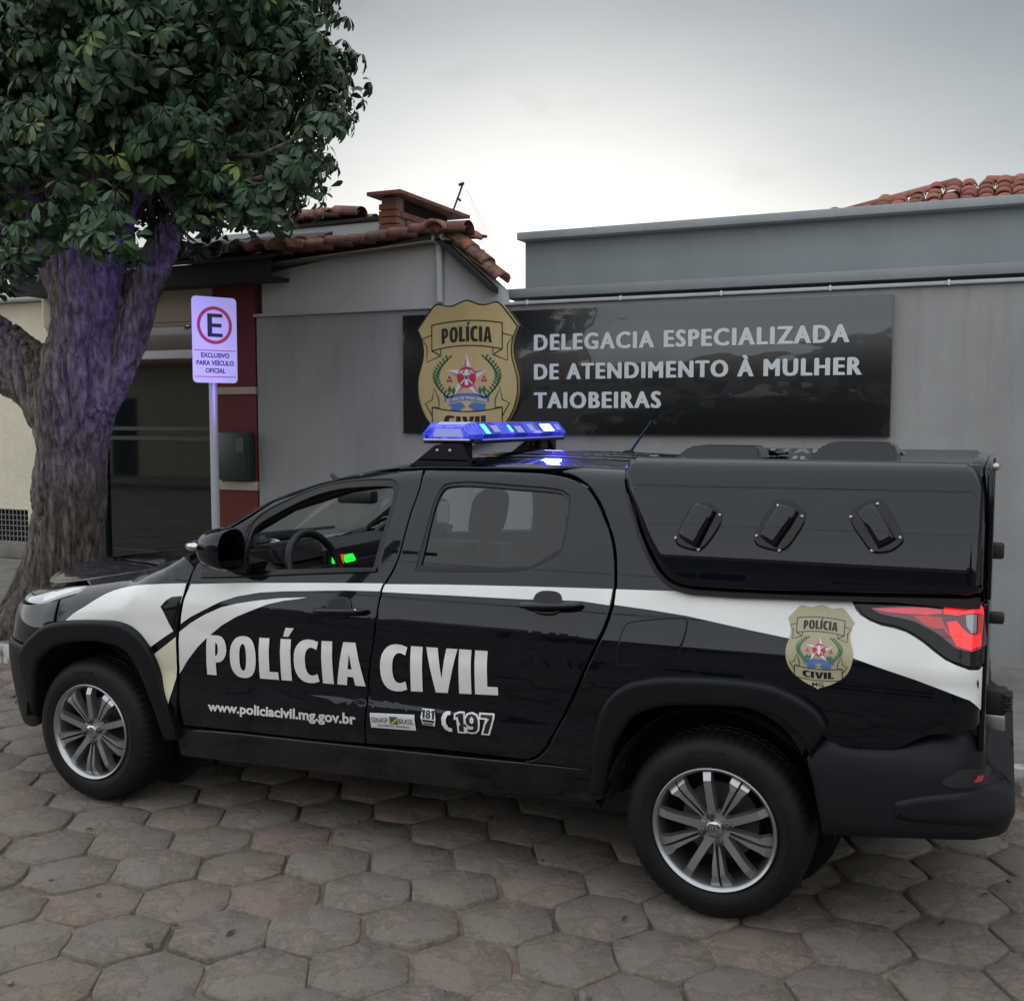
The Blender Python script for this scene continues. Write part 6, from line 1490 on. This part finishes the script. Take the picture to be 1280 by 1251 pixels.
bc = mixc(m, rng(m, bl_, .5, .68, 0, .6), bc, (.045, .05, .03))
setc(m, bc)
n_, l_, b_ = nodes(m)
wet = mul(m, rng(m, tex(m, 'noise', 16, 5, .6, stretch=(2, 2, .6)), .52, .62, 0, 1), rng(m, tex(m, 'noise', 1.6, 3), .45, .6, 0, 1))
l_.new(rng(m, wet, 0, 1, .75, .16), b_.inputs['Roughness'])
bump(m, mul(m, bn, mul(m, bf, .8), 'ADD'), 1.0, .03)
trk = link('trunk', me, M['bark'], tr); me.polygons.foreach_set('use_smooth', [True]*len(me.polygons))

M['leaf'] = mat('glossy_dark_leaf', (.04, .09, .04), .42)
m = M['leaf']; at = nodes(m)[0].new('ShaderNodeAttribute'); at.attribute_name = 'tone'
lc = rampc(m, at.outputs['Fac'], [(0, (.013, .032, .015)), (.4, (.026, .064, .026)), (.75, (.048, .10, .036)), (.95, (.09, .15, .045)), (1, (.16, .20, .05))])
setc(m, lc); nodes(m)[2].inputs['Specular IOR Level'].default_value = .38
def leaf_verts(L_, w, droop, fold):
    V = []; ts = (0, .3, .62, .88, 1); ws = (.06, .55, 1, .62, 0)
    for t, k in zip(ts, ws):
        z = -droop*L_*t*t; x = L_*t*(1-.25*droop*t)
        V += [(x, -w*k, z+fold*w*k), (x, 0, z), (x, w*k, z+fold*w*k)]
    F = []
    for i in range(3):
        a = i*3; F += [(a, a+3, a+4, a+1), (a+1, a+4, a+5, a+2)]
    F += [(9, 12, 10), (10, 12, 11)]
    V = V[:12]+[V[13]]
    return V, F
LV = [leaf_verts(.128, .026, .25, .25), leaf_verts(.115, .026, .6, .15), leaf_verts(.14, .027, .45, .3), leaf_verts(.09, .021, .15, .2)]
cc = [(-4.611,4.1)][0]; CX, CZ = cc[0], cc[1]
clusters = []
def keep(p):
    return True
R3 = random.Random(11)
blobs = []
for i in range(60):
    a = R3.uniform(0, 2*PI); el = math.asin(R3.uniform(-.7, .9)); k = R3.uniform(.2, .7)
    blobs.append((Vector((CX+1.3*k*math.cos(a)*math.cos(el), TY+1.4*k*math.sin(a)*math.cos(el), CZ+1.3*k*math.sin(el))), R3.uniform(.24, .36)))
for i in range(150):
    a = R3.uniform(0, 2*PI); el = math.asin(R3.uniform(-.72, 1)); k = R3.uniform(.72, 1.0)
    blobs.append((Vector((CX+1.38*k*math.cos(a)*math.cos(el), TY+1.45*k*math.sin(a)*math.cos(el), CZ+1.40*k*math.sin(el))), R3.uniform(.20, .34)))
# bigger mass reaching out of the frame to the left and up
for i in range(70):
    a = R3.uniform(0, 2*PI); el = math.asin(R3.uniform(-.8, 1)); k = R3.uniform(.7, 1.0)
    blobs.append((Vector((CX-1.15+1.35*k*math.cos(a)*math.cos(el), TY+1.3*k*math.sin(a)*math.cos(el), CZ+.15+1.35*k*math.sin(el))), R3.uniform(.22, .36)))
# low skirts in front of the fork and at the right
for px_, y_, r_b in (([(-4.242,2.829),(-3.938,2.739),(-4.438,2.705),(-3.702,2.679),(-4.082,2.929),(-4.575,2.574),(-3.814,2.833)], 1.3, .17), ([(-3.725,2.945),(-3.42,2.979),(-3.256,2.909),(-3.067,3.08),(-3.127,2.955),(-3.478,3.055),(-3.784,3.081),(-2.924,3.145),(-2.838,3.342)], 2.0, .16), ([(-4.852,3.139),(-4.415,2.994),(-6.453,2.884),(-6.771,2.806),(-3.988,3.185),(-4.696,3.356)], 2.9, .22), ([(-6.771,3.019),(-7.049,3.102),(-6.904,3.16)], 3.3, .2)):
    for a, b in px_: blobs.append((Vector((a, y_, b)), r_b))
for c_b, r_b in blobs:
    n = int(20*(r_b/.25)**2)+5
    for j in range(n):
        v = Vector((R3.gauss(0, 1), R3.gauss(0, 1), R3.gauss(0, 1))).normalized()*r_b*R3.uniform(.45, 1.0)
        clusters.append((c_b+v, v.normalized(), c_b))
leafs = []
for pos, out, cb in clusters:
    ax_ = (out+Vector((0, 0, .5))+(pos-Vector((CX, TY, CZ))).normalized()*.6).normalized()
    s, t = frame_of(ax_); n = R3.randrange(6, 9); a0 = R3.uniform(0, 6.3); tone = min(1, max(0, R3.gauss(.42, .2)))
    if R3.random() < .03: tone = .97
    for k in range(n):
        a = a0+2*PI*k/n+R3.uniform(-.2, .2); d = (s*math.cos(a)+t*math.sin(a)+ax_*R3.uniform(-.35, .45)-Vector((0, 0, .75))).normalized()
        upn = (ax_+Vector((0, 0, .6))).normalized(); yv = upn.cross(d).normalized(); zv = d.cross(yv)
        sc_ = R3.uniform(.48, .98)
        leafs.append((pos+d*.015, Matrix((d, yv, zv)).transposed()*1.0, sc_, R3.randrange(4), min(1, max(0, tone+R3.uniform(-.12, .12)))))
def seen(q):
    d = q-CAMP; z = d.dot(f_); 
    if z < .3: return False
    return abs(d.dot(r_)/z)*1.0622 < .5 and abs(d.dot(u_)/z)*1.0622 < .49
order = sorted(range(len(leafs)), key=lambda i: (not seen(leafs[i][0]), (leafs[i][0]-CAMP).length))
singles = set(order[:300])
V = []; F = []; T_ = []
lm = []
for vi, (vv, ff_) in enumerate(LV):
    for tn in (.25, .45, .7):
        me = bpy.data.meshes.new('leaf'); me.from_pydata(vv, [], ff_); me.polygons.foreach_set('use_smooth', [True]*len(me.polygons))
        at_m = me.attributes.new('tone', 'FLOAT', 'POINT'); at_m.data.foreach_set('value', [tn]*len(vv)); me.materials.append(M['leaf']); lm.append(me)
for i, (pos, rot, sc_, vi, tone) in enumerate(leafs):
    if i in singles:
        o = bpy.data.objects.new('leaf', lm[vi*3+(0 if tone < .35 else 1 if tone < .6 else 2)]); C.objects.link(o); o.parent = tr; o.matrix_parent_inverse = PINV(tr)
        o.matrix_basis = Matrix.Translation(pos) @ rot.to_4x4() @ Matrix.Scale(sc_, 4)
        continue
    vv, ff_ = LV[vi]; b0 = len(V)
    for q in vv: V.append(tuple(pos+rot @ (Vector(q)*sc_))); T_.append(tone)
    F += [tuple(b0+k for k in f) for f in ff_]
me = bpy.data.meshes.new('crown'); me.from_pydata(V, [], F); at_m = me.attributes.new('tone', 'FLOAT', 'POINT'); at_m.data.foreach_set('value', T_)
me.polygons.foreach_set('use_smooth', [True]*len(me.polygons)); tag(link('crown', me, M['leaf'], tr), kind='stuff')
# twigs
bm = bmesh.new(); core = limbs[1][3][0]
for c_b, r_b in blobs:
    p0 = Vector((CX+(c_b.x-CX)*.35, TY+(c_b.y-TY)*.35, CZ-.5+(c_b.z-CZ)*.35)); mid = p0.lerp(c_b, .55)+Vector((0, 0, -.08)); add_tube(bm, [p0, mid, c_b], [.03, .016, .006], 5)
tag(from_bm('twigs', bm, M['bark'], tr, True), kind='stuff')

# overhead wires
wz = [(-4.906,4.296),(-4.229,3.116),(-5.145,4.279)]
for k, (dz, dy) in enumerate(((0, 0), (-.12, .1))):
    w_ = empty('overhead_wire', (0, 8+dy, 4+dz), ('upper' if k == 0 else 'lower')+' thin overhead wire crossing the sky behind the roofs', 'wire', 'overhead wires')
    tube('cable', [(wz[0][0], 8+dy, wz[0][1]+dz), (wz[1][0]+.0, 8.0+dy, wz[1][1]+dz)], .0025, M['wire'], w_, 5)

# ================================================================== ACROSS THE STREET (seen only mirrored in the paint and the board)
tag(box('far_sidewalk', -40, 30, -13, -8.2, -.2, .10, M['sidewalk']), kind='structure')
def house(x0, x1, h, col, lab, win, d=.0):
    e = empty('street_house', ((x0+x1)/2, -13, .1), lab, 'house', 'houses across the street')
    box('wall', x0, x1, -16, -11.0-d, .05, h, col, e)
    ys = -11.0-d
    prism_ob('roof', [(-16.4, h), (-13.5, h+1.0), (ys+.35, h), (ys+.35, h-.08), (-16.4, h-.08)], x0-.3, x1+.3, 'x', M['tile'], e)
    for wx, ww in win:
        w_ = box('window', wx, wx+ww, ys-.02, ys+.012, 1.2, 2.25, M['white_paint'], e)
        box('pane', wx+.05, wx+ww/2-.02, ys+.012, ys+.02, 1.25, 2.2, M['shop_glass'], w_); box('pane', wx+ww/2+.02, wx+ww-.05, ys+.012, ys+.02, 1.25, 2.2, M['shop_glass'], w_)
    dx = x0+.5; w_ = box('door', dx, dx+.9, ys-.02, ys+.015, .1, 2.2, M['dark_wood'], e)
house(-22, -13.5, 3.1, M['beige'], 'beige tiled house across the street, farthest left', ((-18, 1.4), (-15.6, 1.2)))
house(-13.2, -6, 3.4, M['wall_white'], 'white tiled house across the street opposite the tree', ((-11, 1.5), (-8.4, 1.3)), .4)
house(-5.6, 1.5, 2.9, M['beige_dark'], 'tan tiled house across the street opposite the pickup cab', ((-3.6, 1.4), (-1.2, 1.4)))
house(1.9, 9.5, 3.3, M['wall_white'], 'white tiled house across the street opposite the pickup bed', ((4, 1.4), (6.6, 1.4)), .3)
house(10, 18, 3.0, M['beige'], 'beige tiled house across the street, farthest right', ((12, 1.4), (15, 1.4)))
ft = empty('round_tree', (3.1, -8.9, .1), 'bushy street tree on the opposite pavement', 'tree')
tube('trunk', [(3.1, -8.9, .05), (3.15, -8.9, 1.3), (3.05, -8.9, 2.4)], [.16, .12, .09], M['bark'], ft, 12)
bm = bmesh.new(); Rt = random.Random(5)
for i in range(2600):
    v = Vector((Rt.gauss(0, 1), Rt.gauss(0, 1), Rt.gauss(0, 1))).normalized()*Rt.uniform(.55, 1.0)
    c = Vector((3.1+v.x*1.25, -8.9+v.y*1.2, 3.1+v.z*1.35+.12*math.sin(v.x*7))); s = Rt.uniform(.07, .13)
    a = Vector((Rt.uniform(-1, 1), Rt.uniform(-1, 1), Rt.uniform(-1, 1))).normalized(); s_, t_ = frame_of(a)
    bm.faces.new([bm.verts.new(c+q) for q in (s_*s, t_*s*.5, -s_*s, -t_*s*.5)])
me = bpy.data.meshes.new('crown'); bm.to_mesh(me); bm.free(); at_m = me.attributes.new('tone', 'FLOAT', 'POINT'); at_m.data.foreach_set('value', [.4]*len(me.vertices))
tag(link('crown', me, M['leaf'], ft), kind='stuff')
up_ = empty('utility_pole', (-7.5, -8.7, .1), 'grey concrete utility pole on the opposite pavement', 'pole')
tube('shaft', [(-7.5, -8.7, 0), (-7.5, -8.7, 7.5)], [.14, .09], M['wall_grey'], up_, 12); box('crossarm', -8.3, -6.7, -8.75, -8.65, 6.9, 7.0, M['dark_wood'], up_)
for k, z_ in enumerate((6.95, 5.3)):
    w_ = empty('street_wire', (0, -8.7, z_), ('top', 'lower')[k]+' cable of the line over the opposite pavement', 'wire', 'street cables')
    tube('cable', [(x, -8.7, z_-.5*(1-((x+7.5)/20)**2)+.5*0) for x in range(-27, 21, 4)], .012, M['wire'], w_, 5)
